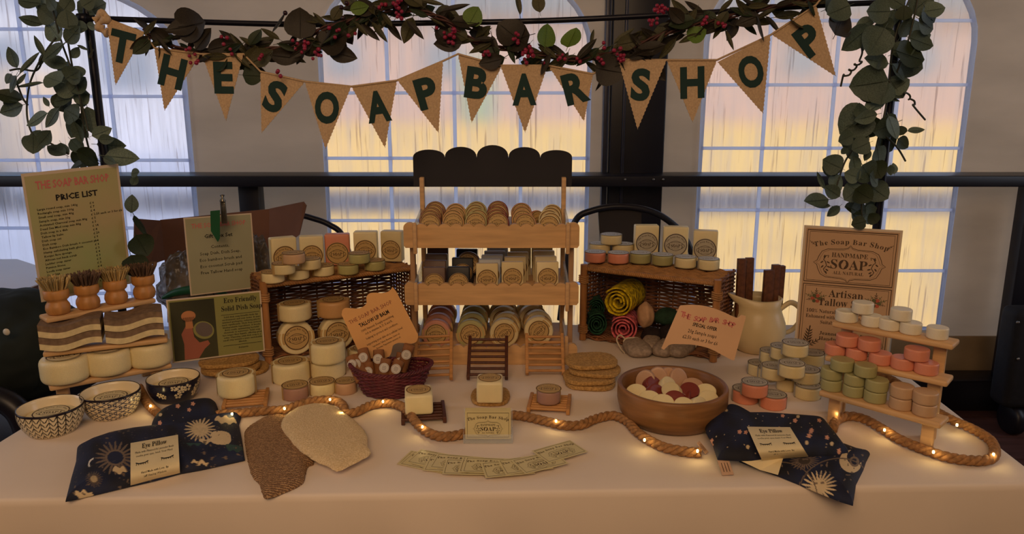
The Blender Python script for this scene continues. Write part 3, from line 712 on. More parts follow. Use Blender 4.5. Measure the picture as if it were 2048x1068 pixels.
def step_rack(name, planks, lab):
    e = empty(name, (planks[0].A + planks[0].B) / 2 * 1, lab, 'display rack'); o = e.location.copy(); o.z = TZ; e.location = o; e.matrix_local = T(o); 
    for i, P in enumerate(planks):
        c = P.A + P.u * P.L / 2 + P.v * P.w / 2; c.z = P.z - P.th / 2
        MB().box((0, 0, 0), (P.L, P.w, P.th), bev=.004).build('shelf_plank', wood_pine_x, e, T(c - o) @ R(P.ang(), 'Z'))
        for t in (.10, .88):
            q = P.A.lerp(P.B, t) + P.v * (P.w * .62); zt = P.z - P.th - .0005
            MB().box((0, 0, 0), (.022, .009, zt - TZ), bev=.002).build('leg', wood_pine, e, T(Vector((q.x, q.y, (zt + TZ) / 2)) - o) @ R(P.ang(), 'Z'))
    return e
# ------------------------------------------------------------------ right stepped rack
RP = [Plank((1636, 792), (1880, 860), .812), Plank((1648, 722), (1894, 776), .874), Plank((1662, 654), (1905, 702), .937)]
step_rack('stepped_soap_rack', RP, 'small pine three-step rack of unlabelled soaps at the right of the table')
hs = .0215
def rsoap(pl, cx, lvl, w_, c, lab, grp, off=.5, tip=0, h=hs):
    p = RP[pl].at(cx, off); r = w_ / 2 * depth(p) / F; p.z += lvl * (h + .001) + .0005
    soap('sample_soap', p, r, h, c, lab, grp, None, rz=RP[pl].ang(), tip=tip, ro=.10)
for cx, l, w_, lb in [(1691, 0, 42, 'leftmost on the plank'), (1741, 0, 38, 'second from left on the plank'), (1721, 1, 40, 'resting on the two leftmost'), (1777, 0, 40, 'third from left on the plank'), (1819, 0, 40, 'fourth from left on the plank'), (1797, 1, 40, 'resting on the third and fourth'), (1872, 0, 40, 'alone at the right end')]:
    rsoap(2, cx, l, w_, 'white', 'ivory soap on the right rack top step, ' + lb, 'ivory sample soaps on the top step')
for cx, l, w_, lb in [(1669, 0, 40, 'leftmost on the plank'), (1711, 0, 40, 'second from left on the plank'), (1690, 1, 42, 'resting at the far left'), (1758, 0, 42, 'third from left on the plank'), (1734, 1, 42, 'resting in the middle'), (1803, 0, 44, 'fourth from left on the plank'), (1850, 0, 44, 'rightmost on the plank'), (1828, 1, 46, 'resting at the right')]:
    rsoap(1, cx, l, w_, 'peach', 'pink soap on the right rack middle step, ' + lb, 'pink sample soaps on the middle step')
for cx, l, w_, c, lb in [(1661, 0, 40, 'sage', 'bottom of the left green stack'), (1659, 1, 40, 'sage', 'middle of the left green stack'), (1678, 2, 44, 'sage', 'top of the left green stack'), (1705, 0, 40, 'sage', 'bottom of the centre green stack'), (1705, 1, 40, 'sage', 'middle of the centre green stack'), (1724, 2, 42, 'sage', 'top of the centre green stack'),
                      (1748, 0, 42, 'sage', 'bottom of the right green stack'), (1749, 1, 43, 'sage', 'top of the right green stack'), (1799, 0, 43, 'beige', 'bottom of the left beige pair'), (1799, 1, 44, 'beige', 'top of the left beige pair'), (1846, 0, 44, 'beige', 'bottom of the right beige pair'), (1845, 1, 46, 'beige', 'top of the right beige pair')]:
    rsoap(0, cx, l, w_, c, '%s soap on the right rack bottom step, %s' % ('green' if c == 'sage' else 'beige', lb), 'green and beige sample soaps on the bottom step')
# ------------------------------------------------------------------ left stepped rack
LP = [Plank((100, 784), (345, 737), .792, w=.06), Plank((86, 716), (336, 686), .858, w=.045), Plank((94, 648), (313, 606), .925, w=.05)]
step_rack('stepped_dish_rack', LP, 'small pine three-step rack of brushes and dish soaps at the left of the table')
for cx, w_, lb in [(135, 92, 'left'), (221, 87, 'middle'), (304, 84, 'right')]:
    p = LP[0].at(cx); r = w_ / 2 * depth(p) / F * .97; p.z += .0005
    soap('dish_soap', p, r, .050, 'cream', 'large round cream dish soap on the lowest left shelf, %s of three' % lb, 'large dish soaps on the lowest left shelf', 'cream', rz=LP[0].ang() + 5, lr=.72, strap=False, ro=.16)
# brushes
bris = {'pale': mat('tampico_bristle', '#dcbc7c', .8, .3, 60, stretch=(1, 1, .1)), 'dark': mat('brown_bristle', '#82644f', .8, .35, 60, stretch=(1, 1, .1))}
bp = [(0, 0), (.020, 0), (.0225, .004), (.0245, .012), (.0235, .020), (.0195, .027), (.0190, .030), (.0235, .034), (.0250, .037), (.0250, .052), (.0235, .054), (0, .054)]
bmesh_body = MB().lathe(bp, 36).mesh('handle', wood_brush)
def bristles(kind, seed):
    rr = random.Random(seed); m = MB()
    for ring_, n in ((.004, 5), (.011, 12), (.018, 18)):
        for i in range(n):
            a = 2 * math.pi * i / n + rr.uniform(-.1, .1)
            for k in range(7):
                x, y = ring_ * math.cos(a) + rr.uniform(-.0015, .0015), ring_ * math.sin(a) + rr.uniform(-.0015, .0015)
                sp = 1.72 if kind == 'pale' else 1.75
                x2, y2 = x * sp + rr.uniform(-.003, .003), y * sp + rr.uniform(-.003, .003)
                m.tube([(x, y, .050), ((x + x2) / 2 * 1.02, (y + y2) / 2 * 1.02, .065), (x2, y2, .079 + rr.uniform(-.003, .003))], .0013, 3)
    return m.mesh('bristles', bris[kind])
brm = {'pale': bristles('pale', 3), 'dark': bristles('dark', 5)}
for cx, k, lb in [(119, 'pale', 'leftmost, with pale bristles'), (179, 'dark', 'second from left, with dark brown bristles'), (235, 'pale', 'third from left, with pale bristles'), (291, 'dark', 'rightmost, with dark brown bristles')]:
    p = LP[2].at(cx, .5); p.z += .0005
    o = put(bmesh_body, 'dish_brush', None, T(p) @ R(random.uniform(0, 90), 'Z') @ Matrix.Scale(.97, 4), 'turned wooden dish brush on the top left shelf, ' + lb, 'brush', 'dish brushes on the top left shelf')
    put(brm[k], 'bristles', o)
# wavy layered sponges
sp_b = mat('brown_sponge', '#8a7058', .95, .2, 80, bump=.6, bscale=160); sp_c = mat('cream_sponge', '#e3cf9f', .95, .1, 80, bump=.6, bscale=140)
def wavy(z0, z1, L_, D_, m, ph):
    mb = MB(); n = 28; vs = []; fs = []
    for i in range(n + 1):
        x = L_ * i / n; dz = .0055 * math.sin(x / L_ * 2 * math.pi * .95 + ph)
        for y in (0, D_):
            for z in (z0, z1): vs.append((x, y, z + dz))
    for i in range(n):
        a = 4 * i; b = a + 4; fs += [(a, b, b + 1, a + 1), (a + 2, a + 3, b + 3, b + 2), (a + 1, b + 1, b + 3, a + 3), (a, a + 2, b + 2, b)]
    fs += [(0, 1, 3, 2), (4 * n, 4 * n + 2, 4 * n + 3, 4 * n + 1)]
    return mb.add(vs, fs, 0, False)
for bi, (xl, xr, lb) in enumerate([(84, 211, 'left'), (215, 334, 'right')]):
    a = LP[1].at(xl, 0); b = LP[1].at(xr, 0); L_ = (b - a).length - .003; u = (b - a).normalized()
    for k in range(2):
        z0 = .006 + k * .026; M = T(a - LP[1].v * .006 + Vector((0, 0, .0012))) @ R(LP[1].ang() + (1.5 if bi else -1), 'Z')
        e = put(None, 'sponge_cloth', None, M @ T((0, -.004 * (1 - k), z0)), 'two-layer brown and cream sponge, %s in the %s pile on the middle left shelf' % (['lower', 'upper'][k], lb), 'sponge', 'wavy sponges on the middle left shelf')
        wavy(0, .0125, L_, .075, sp_c, 2.7 + bi * .3).build('cream_layer', sp_c, e)
        wavy(.0127, .0250, L_, .075, sp_b, 2.7 + bi * .3).build('brown_layer', sp_b, e)
# ------------------------------------------------------------------ painted bowls
glz = lambda nm: mat(nm, '#ffffff', .22, .02, 30, attr='paint', spec=.5)
glaze = glz('painted_glaze'); glaze_in = mat('cream_glaze', '#e9d8b4', .22, .03, 30)
CR = np.array(lin('#dccba6')); NV = np.array(lin('#1b1d33')); DG = np.array(lin('#2c2723')); BL = np.array(lin('#30364f'))
def pat_leaf(t, z):
    u = t * 26 % 1; row = z * 5.2; v = row % 1; s_ = abs(u - .5) * 2
    if abs(s_ - (1 - v) * .9) < .16 or (s_ < .10 and v < .75): return DG
    return CR
def pat_tile(t, z):
    a = t * 9; b = z * 2.6; x = (a + b) % 1 - .5; y = (a - b) % 1 - .5; r = math.hypot(x, y); q = math.atan2(y, x)
    if r < .40 * abs(math.cos(2 * q)) ** .6 and r > .05 and not (.17 < r < .21): return BL
    if abs(abs(x) - .5) < .05 or abs(abs(y) - .5) < .05: return BL
    return CR
fl_ = [(random.random(), random.random(), random.uniform(.05, .075), random.random() * 6) for _ in range(46)]
def pat_flower(t, z):
    for ft, fz, fr, fa in fl_:
        dx = (t - ft + .5) % 1 - .5; dx *= 6.6; dy = (z - fz); r = math.hypot(dx, dy)
        R_ = fr * 2.4
        if r < R_:
            q = math.atan2(dy, dx) + fa
            if .25 * R_ < r < R_ * (.62 + .38 * abs(math.cos(2.5 * q))) and abs(math.sin(2.5 * q)) < .93: return CR
    return NV
def bowl(cx, by, wpx, hgt, pat, lab):
    q = pz(cx, by, TZ); r = wpx / 2 * depth(q) / F; q = q + Vector((q.x, q.y, 0)).normalized() * r * .86; q.z = TZ + .0006
    e = empty('patterned_bowl', q, lab, 'bowl', 'patterned soap bowls at the left')
    n = 360; K = 70; vs = []; fs = []; cols = []
    def prof(t): return r * (.70 + .30 * math.sin(min(1, t * 1.15) * math.pi / 2) ** .8), hgt * t
    for k in range(K + 1):
        t = k / K; rr, z = prof(t)
        for i in range(n):
            a = 2 * math.pi * i / n; vs.append((rr * math.cos(a), rr * math.sin(a), z)); cols.append(DG * .6 if t > .955 else (CR if t < .04 else pat(i / n, t)))
    for k in range(K):
        for i in range(n): fs.append((k * n + i, k * n + (i + 1) % n, (k + 1) * n + (i + 1) % n, (k + 1) * n + i))
    o = MB().add(vs, fs, 0, True).build('bowl_body', glaze, e); set_colors(o.data, np.array(cols))
    MB().lathe([(0, .001), (r * .70, .001), (r * .70, 0)], 48).build('foot', glaze_in, e)
    R_ = r
    m = MB().lathe([(R_, hgt), (R_ * .985, hgt + .0015), (R_ * .96, hgt + .001), (R_ * .94, hgt * .9), (R_ * .86, hgt * .5), (R_ * .6, .008), (0, .006)], 64); m.build('inner_glaze', glaze_in, e)
    MB().lathe([(R_ * 1.002, hgt - .002), (R_ * 1.004, hgt + .0006), (R_ * .985, hgt + .0022), (R_ * .965, hgt + .0012)], 64).build('rim', mat('dark_rim', '#241c24', .25, .02), e)
    soap('dish_soap', q + Vector((0, 0, .0075)), R_ * .80, hgt * .74 - .0075, 'cream', 'round cream dish soap inside the ' + lab.split(',')[0], 'dish soaps in the patterned bowls', 'cream', rz=12, lr=.72, strap=False, ro=.2)
bowl(110, 880, 122, .050, pat_leaf, 'bowl with black and white leaf rows, nearest the left table corner')
bowl(228, 845, 112, .049, pat_tile, 'blue and white tile-patterned bowl, middle of the three')
bowl(352, 812, 102, .047, pat_flower, 'navy bowl with white blossoms, rightmost of the three')
# ------------------------------------------------------------------ slatted soap savers
def ladder(name, M, w_, L_, n, m, lab, rz=0, grp='slatted wooden soap dishes', feet=True):
    """w_ between rails (x), L_ along rails (y); lies in local xy, z up"""
    e = put(None, name, None, M, lab, 'soap dish', grp); e.empty_display_size = .02
    for s in (-1, 1): MB().box((s * w_ / 2, 0, .0075), (.0075, L_, .013), bev=.0015).build('side_rail', m, e)
    for i in range(n):
        y = -L_ / 2 + L_ * (.08 + .84 * i / (n - 1)); MB().tube([(-w_ / 2 + .002, y, .0095), (w_ / 2 - .002, y, .0095)], .0032, 8).build('slat', m, e)
    return e
wl = mat('light_slat_wood', '#c98f52', .5, .15, 10, stretch=(2, 12, 12))
for xl, xr, yt, yb, n, m, lb, tl_ in [(830, 906, 673, 765, 7, wl, 'light wooden slatted soap dish leaning on the rack, left of three', 3), (936, 1016, 680, 763, 7, wood_dark, 'dark wooden slatted soap dish leaning on the rack, middle of three', 0), (1051, 1127, 673, 753, 7, wl, 'light wooden slatted soap dish leaning on the rack, right of three', 0)]:
    B_ = pz((xl + xr) / 2, yb, TZ); w_ = (xr - xl) * depth(B_) / F * .95; 
    Yt = 1.716; d = ray((xl + xr) / 2, yt); Tp = CAM + d * (Yt / d.y)
    v = Tp - B_; L_ = v.length; c = (B_ + Tp) / 2
    ladder('slatted_soap_dish', frame(c + Vector((0, -.004, .004)), (1, 0, 0), v) @ R(tl_, 'Z'), w_, L_, n, m, lb, grp='slatted soap dishes leaning on the rack')
def flatladder(cx, cyf, wpx, L_, n, m, lb, rz):
    q = pz(cx, cyf, TZ); w_ = wpx * depth(q) / F * .9; q = q + Vector((0, L_ / 2, .0012))
    ladder('slatted_soap_dish', T(q) @ R(rz, 'Z'), w_, L_, n, m, lb, grp='slatted soap dishes lying on the cloth'); return q
q = flatladder(842, 851, 92, .088, 6, wood_dark, 'dark wooden slatted soap dish lying under the left cream bar', 8)
def lying_bar(name, p, w_, d_, h, c, lab, lk='kraft', rz=0):
    k = (c, round(w_, 4), round(d_, 4), round(h, 4), 'l')
    if k not in BM: BM[k] = MB().box((0, 0, h / 2), (w_, d_, h), bev=.006).mesh('soap', soapmat(c))
    o = put(BM[k], name, None, T(p) @ R(rz, 'Z'), lab, 'soap', 'cream soap bars at the front')
    put(label_mesh(lk), 'label', o, T((0, 0, h + .0012)) @ Matrix.Diagonal((w_ * .46, w_ * .46, .005, 1)))
    return o
a = pz(834, 832, TZ + .017); lying_bar('soap_bar', Vector((a.x, a.y + .034, TZ + .0165)), .055, .062, .042, 'cream', 'square cream soap bar on the dark slatted dish by the red basket', rz=8)
a = pz(979, 809, TZ + .012); lying_bar('soap_bar', Vector((a.x, a.y + .031, TZ + .0125)), .054, .058, .046, 'cream', 'square cream soap bar on the loofah pad behind the card holder', rz=0)
q = flatladder(1101, 831, 88, .085, 7, wl, 'light wooden slatted soap dish lying behind the rope, right of the card holder', -7)
soap_px('small_soap', 1097, 812, TZ + .0165, 49, .027, 'mauve', 'small mauve soap with round label on the light slatted dish', lk='kraft', rz=-5, lr=1.08)
q = flatladder(479, 822, 88, .085, 6, wl, 'light wooden slatted soap dish beside the floral navy bowl', 14)
soap_px('large_soap', 476, 799, TZ + .0165, 76, .045, 'cream', 'large cream soap on the slatted dish beside the navy bowl', lk='kraft', rz=14, lr=.72)
# ------------------------------------------------------------------ loofah pads
loof = mat('loofah', '#c79c5c', .95, .3, 260, col2='#8f6a38', bump=.8, bscale=420, bdist=.0012)
def pad(cx, cy, z, wx, wy, h, rz, lab, grp='loofah pads'):
    p = pz(cx, cy, z); m = bmesh.new(); n = 8; pts = []
    for k in range(8): 
        sx, sy = [(1, .45), (.6, 1), (-.6, 1), (-1, .45), (-1, -.45), (-.6, -1), (.6, -1), (1, -.45)][k]; pts.append((sx * wx / 2, sy * wy / 2))
    ring = resample(catmull([(x, y, 0) for x, y in pts], 6, True), 64); vs = []; fs = []
    rr = random.Random(int(cx * 7 + z * 1000))
    prof_ = [(0.02, 0), (.96, 0), (1, h * .25), (1, h * .75), (.965, h), (.7, h), (.35, h), (.02, h)]
    for s_, zz in prof_:
        for q in ring: vs.append((q.x * s_ + rr.uniform(-.0006, .0006), q.y * s_ + rr.uniform(-.0006, .0006), zz + (rr.uniform(-.0006, .0006) if zz > h * .5 else 0)))
    for k in range(len(prof_) - 1):
        for i in range(64): j = (i + 1) % 64; fs.append((k * 64 + i, k * 64 + j, (k + 1) * 64 + j, (k + 1) * 64 + i))
    fs.append(tuple(range(64))[::-1]); fs.append(tuple(7 * 64 + i for i in range(64)))
    return MB().add(vs, fs, 0, False).build('loofah_pad', loof, None, T((p.x, p.y, z)) @ R(rz, 'Z'), label=lab, cat='scrub pad', group=grp)
gp = 'loofah pads stacked behind the left slatted dish'
pad(480, 742, TZ + .001, .125, .085, .010, 14, 'tan loofah pad at the bottom of the left pile, poking out right', gp)
pad(462, 738, TZ + .0125, .125, .085, .010, 14, 'tan loofah pad in the middle of the left pile', gp)
pad(459, 724, TZ + .024, .128, .088, .010, 14, 'tan loofah pad on top of the left pile', gp)
gp = 'loofah pads stacked left of the wooden bowl'
pad(1180, 768, TZ + .001, .108, .085, .010, -8, 'tan loofah pad lowest in the pile left of the wooden bowl', gp)
pad(1178, 757, TZ + .0125, .112, .088, .010, 3, 'tan loofah pad second from bottom in the pile left of the wooden bowl', gp)
pad(1189, 742, TZ + .024, .112, .088, .009, -14, 'tan loofah pad third from bottom in the pile left of the wooden bowl', gp)
pad(1182, 726, TZ + .035, .115, .092, .010, 8, 'tan loofah pad on top of the pile left of the wooden bowl', gp)
pad(981, 796, TZ + .001, .080, .090, .009, 0, 'tan loofah pad under the cream bar behind the card holder', 'single loofah pad')
# ------------------------------------------------------------------ dark red basket with balm tubes
redw = mat('dark_red_wicker', '#6b2830', .5, .25, 60, bump=.2)
q = pz(772, 806, TZ); bx = Vector((q.x + .004, q.y + .055, TZ + .001)); be = empty('red_wicker_basket', bx, 'small oval dark red wicker basket holding kraft lip balm tubes', 'basket')
BA, BB, BHt = .088, .056, .058
m = MB(); rows = 14
for k in range(rows):
    z = .003 + k * (BHt - .006) / rows; s_ = .68 + .30 * (k / rows) ** .9; pts = []
    for i in range(120):
        a = 2 * math.pi * i / 120; o_ = .0016 * math.cos(a * 15 + math.pi * k); pts.append(((BA * s_ + o_) * math.cos(a), (BB * s_ + o_) * math.sin(a), z + (.010 * (k / rows) ** 2 * math.cos(a) ** 2)))
    m.tube(pts, .0022, 5, closed=True)
m.build('weave', redw, be, kind='stuff')
for ph in range(3):
    pts = [((BA + .0028 * math.cos(a * 22 + ph * 2.1)) * math.cos(a), (BB + .0028 * math.cos(a * 22 + ph * 2.1)) * math.sin(a), BHt + .010 * math.cos(a) ** 2 + .0028 * math.sin(a * 22 + ph * 2.1)) for a in [2 * math.pi * i / 160 for i in range(160)]]
    MB().tube(pts, .0026, 5, closed=True).build('rim_strand', redw, be)
for i in range(30):
    a = 2 * math.pi * i / 30; MB().tube([(BA * .66 * math.cos(a), BB * .66 * math.sin(a), .002), (BA * 1.0 * math.cos(a), BB * 1.0 * math.sin(a), BHt - .002 + .010 * math.cos(a) ** 2)], .0018, 4).build('stake', redw, be)
MB().lathe([(0, 0), (.66, 0), (.66, .004), (0, .004)], 36, sx=BA, sy=BB).build('base', redw, be)
blabel = MB(); blabel.lathe([(0, 0), (1, 0), (1, .03), (0, .03)], 24, 0, sm=False)
for i in range(4): blabel.box((0, .35 - i * .25, .035), (1.0 - .15 * abs(i - 1.5), .06, .004), 1)
blabel.stroke([(.85 * math.cos(t / 24 * 6.283), .85 * math.sin(t / 24 * 6.283)) for t in range(24)], .04, .036, 1, closed=True)
blm = blabel.mesh('label', [white_label, ink])
tbm = MB().lathe([(0, 0), (.0115, 0), (.0120, .001), (.0120, .044), (.0122, .0442), (.0122, .060), (.0115, .061), (0, .061)], 24).mesh('balm_tube', kraft_dark)
gb = 'kraft balm tubes in the red basket'
for k, (cx, cy, dep, tiltx, rz, lb) in enumerate([(711, 740, -.020, 62, -30, 'front left'), (731, 727, 0, 60, -20, 'second from left'), (757, 722, .008, 55, -5, 'at the back centre'), (738, 748, -.030, 66, -15, 'low in the front centre'), (768, 740, -.022, 60, 10, 'front centre with the clearest label'), (790, 742, -.012, 62, 25, 'right of centre'), (812, 712, .012, 22, 18, 'standing tall at the right'), (800, 728, .022, 40, 10, 'behind the tall one'), (722, 738, -.008, 58, -40, 'wedged between the left two')]):
    Yp = bx.y + max(dep, -.012); p = pY(cx, cy, Yp)
    # tube leaning toward viewer, its round label on the visible upper side
    M = T(p) @ R(rz, 'Y') @ R(-tiltx * .45, 'X') @ T((0, .006, -.036 if cx > 735 else -.027))
    o = put(tbm, 'balm_tube', None, M, 'brown kraft lip balm tube in the red basket, ' + lb, 'lip balm', gb)
    put(blm, 'label', o, T((0, -.0126, .040)) @ R(90, 'X') @ Matrix.Diagonal((.0105, .0105, .004, 1)))
# ------------------------------------------------------------------ signs
def sign(name, TL, TR, BL, thick, mats, draw, lab, cat='sign', outline=None, extra=0, parent=None):
    """panel in the frame of its three corners; draw(mb, w, h) prints in local coords, origin at centre"""
    u = TR - TL; v = TL - BL; w_, h_ = u.length, v.length; c = TL + u / 2 - v / 2
    M = frame(c, u, v); m = MB()
    if outline: m.prism([(x * w_, y * h_) for x, y in outline], -thick, 0, 0)
    else: m.box((0, 0, -thick / 2), (w_, h_, thick), 0)
    o = m.build(name, mats[0], parent, M, label=lab, cat=cat)
    p = MB(); draw(p, w_, h_); p.build('print', mats, o)
    return o
gp_ = mat('pale_green_paper', '#9fa86c', .75, .05, 5, col2='#b8a078'); pk_ = mat('pinkish_paper', '#b98c72', .7, .05, 5)
sleeve = mat('plastic_sleeve_edge', '#d2bfa6', .25, .03)
def wordart(m, w_, y, size, mi, txt='THE SOAP BAR SHOP', arch=.02):
    m.text(txt, 0, y, size, .0008, mi, off=.0, wmax=w_ * .76, res=1)
def d_price(m, w_, h_):
    m.box((0, 0, .0002), (w_ * .95, h_ * .955, .0004), 1)
    # paler pink centre of the printed sheet
    m.text('THE SOAP BAR SHOP', .0, .375 * h_, h_ * .085, .0010, 3, off=.02, wmax=w_ * .76)
    m.text('PRICE LIST', .02 * w_, .275 * h_, h_ * .062, .0010, 4, off=.03, wmax=w_ * .46)
    L = ['Large round soap, min 140g', 'Rectangle soap min 100g', 'Small oval soap, min 40g', 'Sample soap, min 20g', 'Activated Charcoal soap min 80g', 'Dead Sea Mud soap min 80g', 'Dish soap in a dish', 'Tallow lip balm', 'Dish soap set', 'Dish soap', 'Eco Bamboo Dish brush + coconut pad', 'Hemp exfoliating bath glove', 'Konjac face sponge', 'African net back scrub', 'Ladder soap saver', 'Pumice Stone', 'Loofa soap saver', 'Soap bag', 'Shower steamer', 'Eye Pillow', 'Gift box', 'Dish soap tin']
    Pp = ['£ 6', '£ 7', '£ 4', '£ 2.50 each or 3 for £6', '£ 5', '£ 5', '£ 14', '£ 8', '£ 20', '£ 9', '£ 6', '£ 6', '£ 3', '£ 4', '£ 3', '£ 3', '£ 3', '£ 4', '£ 2', '£ 9', '£ 20', '£ 9']
    for i, (a, b) in enumerate(zip(L, Pp)):
        y = .215 * h_ - i * h_ * .0305; m.text(a, -.40 * w_, y, h_ * .024, .0010, 4, off=.012, align='l'); m.text(b, .14 * w_, y, h_ * .024, .0010, 4, off=.012, align='l')
def level(TLp, TRp, BLp, Yref, ref='R', lean=0):
    """corners of an upright sheet whose top edge is level"""
    if ref == 'R': TR = pY(*TRp, Yref); TL = pz(*TLp, TR.z)
    else: TL = pY(*TLp, Yref); TR = pz(*TRp, TL.z)
    BL = pY(*BLp, TL.y - lean); return TL, TR, BL
sg = sign('price_list', pY(66, 347, 1.565), pY(257, 327, 1.70), pY(60, 608, 1.575), .0016, [sleeve, gp_, pk_, ink_red, ink_black], d_price, 'laminated green price list hanging on the left pole')
def d_gift(m, w_, h_):
    m.box((0, 0, .0002), (w_ * .96, h_ * .97, .0004), 1)
    m.text('THE SOAP BAR SHOP', .0, .36 * h_, h_ * .085, .0010, 2, off=.01, wmax=w_ * .80)
    m.text('Gift Box Set', -.02 * w_, .225 * h_, h_ * .068, .0010, 3, off=.02)
    for i, t in enumerate(['Contents,', 'Soap Dish, Dish Soap,', 'Eco bamboo brush and', 'Eco coconut Scrub pad', 'Free Tallow Hand soap']): m.text(t, -.01 * w_, .09 * h_ - i * .082 * h_, h_ * .056, .0010, 3, off=.002, wmax=w_ * .62)
Yg = 1.80
gift = sign('gift_box_sign', *level((369, 436), (505, 426), (379, 592), 1.86, 'R'), .0016, [sleeve, mat('grey_green_paper', '#a29f80', .75, .06, 4), ink_red, ink_black], d_gift, 'laminated gift box set sign with a green ribbon tail')
grn = mat('green_ribbon', '#1f5a38', .45, .08, 20, transl=.1)
a = pY(421, 422, 1.77); b = pY(440, 420, 1.77); c = pY(440, 476, 1.77); d = pY(436, 484, 1.77); e_ = pY(422, 462, 1.77)
MB().prism([((q - a).x, (q - a).z) for q in (a, b, c, d, e_)], 0, .0012, M=frame(a, (1, 0, 0), (0, 0, 1))).build('ribbon_tail', grn, label='green ribbon tail hanging over the gift box sign', cat='ribbon')
cp = MB(); p = pY(449, 444, 1.775); cp.box((0, 0, .022), (.014, .006, .052), bev=.003); cp.box((0, -.004, .025), (.006, .003, .032), bev=.001); cp.lathe([(.007, 0), (.0075, .004), (.003, .010), (.006, .017), (0, .018)], 12, M=T((0, 0, .048)))
cp.build('metal_clip', mat('dull_steel', '#6b665c', .3, .15, 60, metal=.8), None, T(p), label='dull silver clip at the top of the gift box sign', cat='clip')
def d_eco(m, w_, h_):
    m.box((0, 0, .0002), (w_ * .97, h_ * .955, .0004), 1)
    m.box((-.24 * w_, -.01 * h_, .0004), (w_ * .46, h_ * .93, .0006), 2)
    # photo of a hand holding a dish brush and a round dish
    z = .0009
    el = lambda cx, cy, a, b, zz, mi, rot=0: m.flat([((cx + a * math.cos(t) * math.cos(rot) - b * math.sin(t) * math.sin(rot)) * w_, cy * h_ + (a * math.cos(t) * math.sin(rot) + b * math.sin(t) * math.cos(rot)) * w_) for t in [2 * math.pi * k / 28 for k in range(28)]], zz, mi)
    m.flat([(x * w_, y * h_) for x, y in [(-.37, -.47), (-.22, -.47), (-.15, -.33), (-.09, -.26), (-.11, -.20), (-.2, -.22), (-.25, -.12), (-.26, .02), (-.29, .08), (-.33, .06), (-.38, -.06), (-.36, -.22)]], z, 3)
    m.flat([(x * w_, y * h_) for x, y in [(-.33, .02), (-.25, .02), (-.255, .16), (-.325, .16)]], z + .0002, 4); el(-.29, .22, .075, .06, z + .0004, 4)
    for k in range(9): m.box((-.345 * w_ + k * .0138 * w_, .165 * h_, z + .0007), (.005 * w_, .07 * h_, .0002), 5)
    el(-.145, -.03, .115, .10, z + .0004, 1, -.7); el(-.14, -.02, .095, .08, z + .0006, 6, -.7)
    m.text('Eco Friendly', .27 * w_, .36 * h_, h_ * .115, z, 5, serf=True, wmax=w_ * .36)
    m.text('Solid Dish Soap', .28 * w_, .23 * h_, h_ * .115, z, 5, serf=True, wmax=w_ * .44)
    for y in (.17, -.33): m.box((.26 * w_, y * h_, z), (.42 * w_, .006 * h_, .0002), 5)
    for i, t in enumerate(['Solid dish soap benefits both the', 'environment and your home. It uses', 'minimal packaging, reducing plastic', 'waste significantly. Made from natural,', 'biodegradable ingredients. It breaks', 'down easily, minimizing harmful', 'chemicals in waterways. Solid soap', 'last longer than liquids, offering great', 'value. Choosing solid dish soap is a', 'small step toward a more sustainable', 'lifestyle.']): m.text(t, .265 * w_, .12 * h_ - i * .0415 * h_, h_ * .036, z, 5, serf=True, wmax=w_ * .43)
    m.text('Jeannette', .265 * w_, -.39 * h_, h_ * .035, z, 5, serf=True)
Ye = 1.70
sign('dish_soap_sign', *level((335, 600), (524, 581), (342, 727), 1.715, 'R'), .0016, [sleeve, mat('olive_paper', '#8f8b4e', .7, .06, 4), mat('dark_photo_ground', '#4c4a30', .5, .35, 3), mat('photo_hand', '#a5604a', .6, .1, 6), mat('photo_brush', '#c07f52', .6, .1, 8), ink_black, mat('photo_dish_grey', '#6f625c', .4, .1, 5)], d_eco, 'laminated eco friendly dish soap sign with a brush photo behind the floral bowl')
def soapframe(m, cx, cy, s, z, mi, full=True):
    """ornate badge: HANDMADE / SOAP / ALL NATURAL, half-width s"""
    for q, wd in ((1.0, .018), (.93, .008)):
        pts = [(-1, 0), (-.90, .07), (-.86, .20), (-.78, .36), (-.62, .44), (-.2, .46), (-.06, .50), (0, .58), (.06, .50), (.2, .46), (.62, .44), (.78, .36), (.86, .20), (.90, .07), (1, 0)]
        pts = pts + [(x, -y) for x, y in pts[-2:0:-1]]
        m.stroke([(cx + x * s * q, cy + y * s * q) for x, y in pts], s * wd, z, mi, closed=True)
    m.text('HANDMADE', cx, cy + .20 * s, .20 * s, z, mi, serf=True, wmax=1.0 * s)
    m.text('SOAP', cx, cy - .16 * s, .42 * s, z, mi, serf=True, wmax=1.02 * s)
    m.text('ALL NATURAL', cx, cy - .33 * s, .14 * s, z, mi, serf=True, wmax=.85 * s)
    for sg_ in (-1, 1):
        m.stroke([(cx + sg_ * s * x, cy + s * y) for x, y in [(.60, -.32), (.66, -.28), (.70, -.20), (.62, -.08), (.66, .04), (.72, .10), (.66, .22), (.58, .24), (.60, .17)]], s * .025, z, mi)
        for x, y, a in [(.60, -.22, .6), (.74, -.12, 2.2), (.58, .02, .5), (.76, .02, 2.4), (.70, .20, 1.8), (.62, -.30, 1.2), (.56, -.12, .3)]:
            m.flat([(cx + sg_ * s * (x + .055 * math.cos(a) * math.cos(t) - .022 * math.sin(a) * math.sin(t)), cy + s * (y + .055 * math.sin(a) * math.cos(t) + .022 * math.cos(a) * math.sin(t))) for t in ([0, 1.05, 2.1, 3.14, 4.2, 5.24] if sg_ > 0 else [5.24, 4.2, 3.14, 2.1, 1.05, 0])], z, mi)
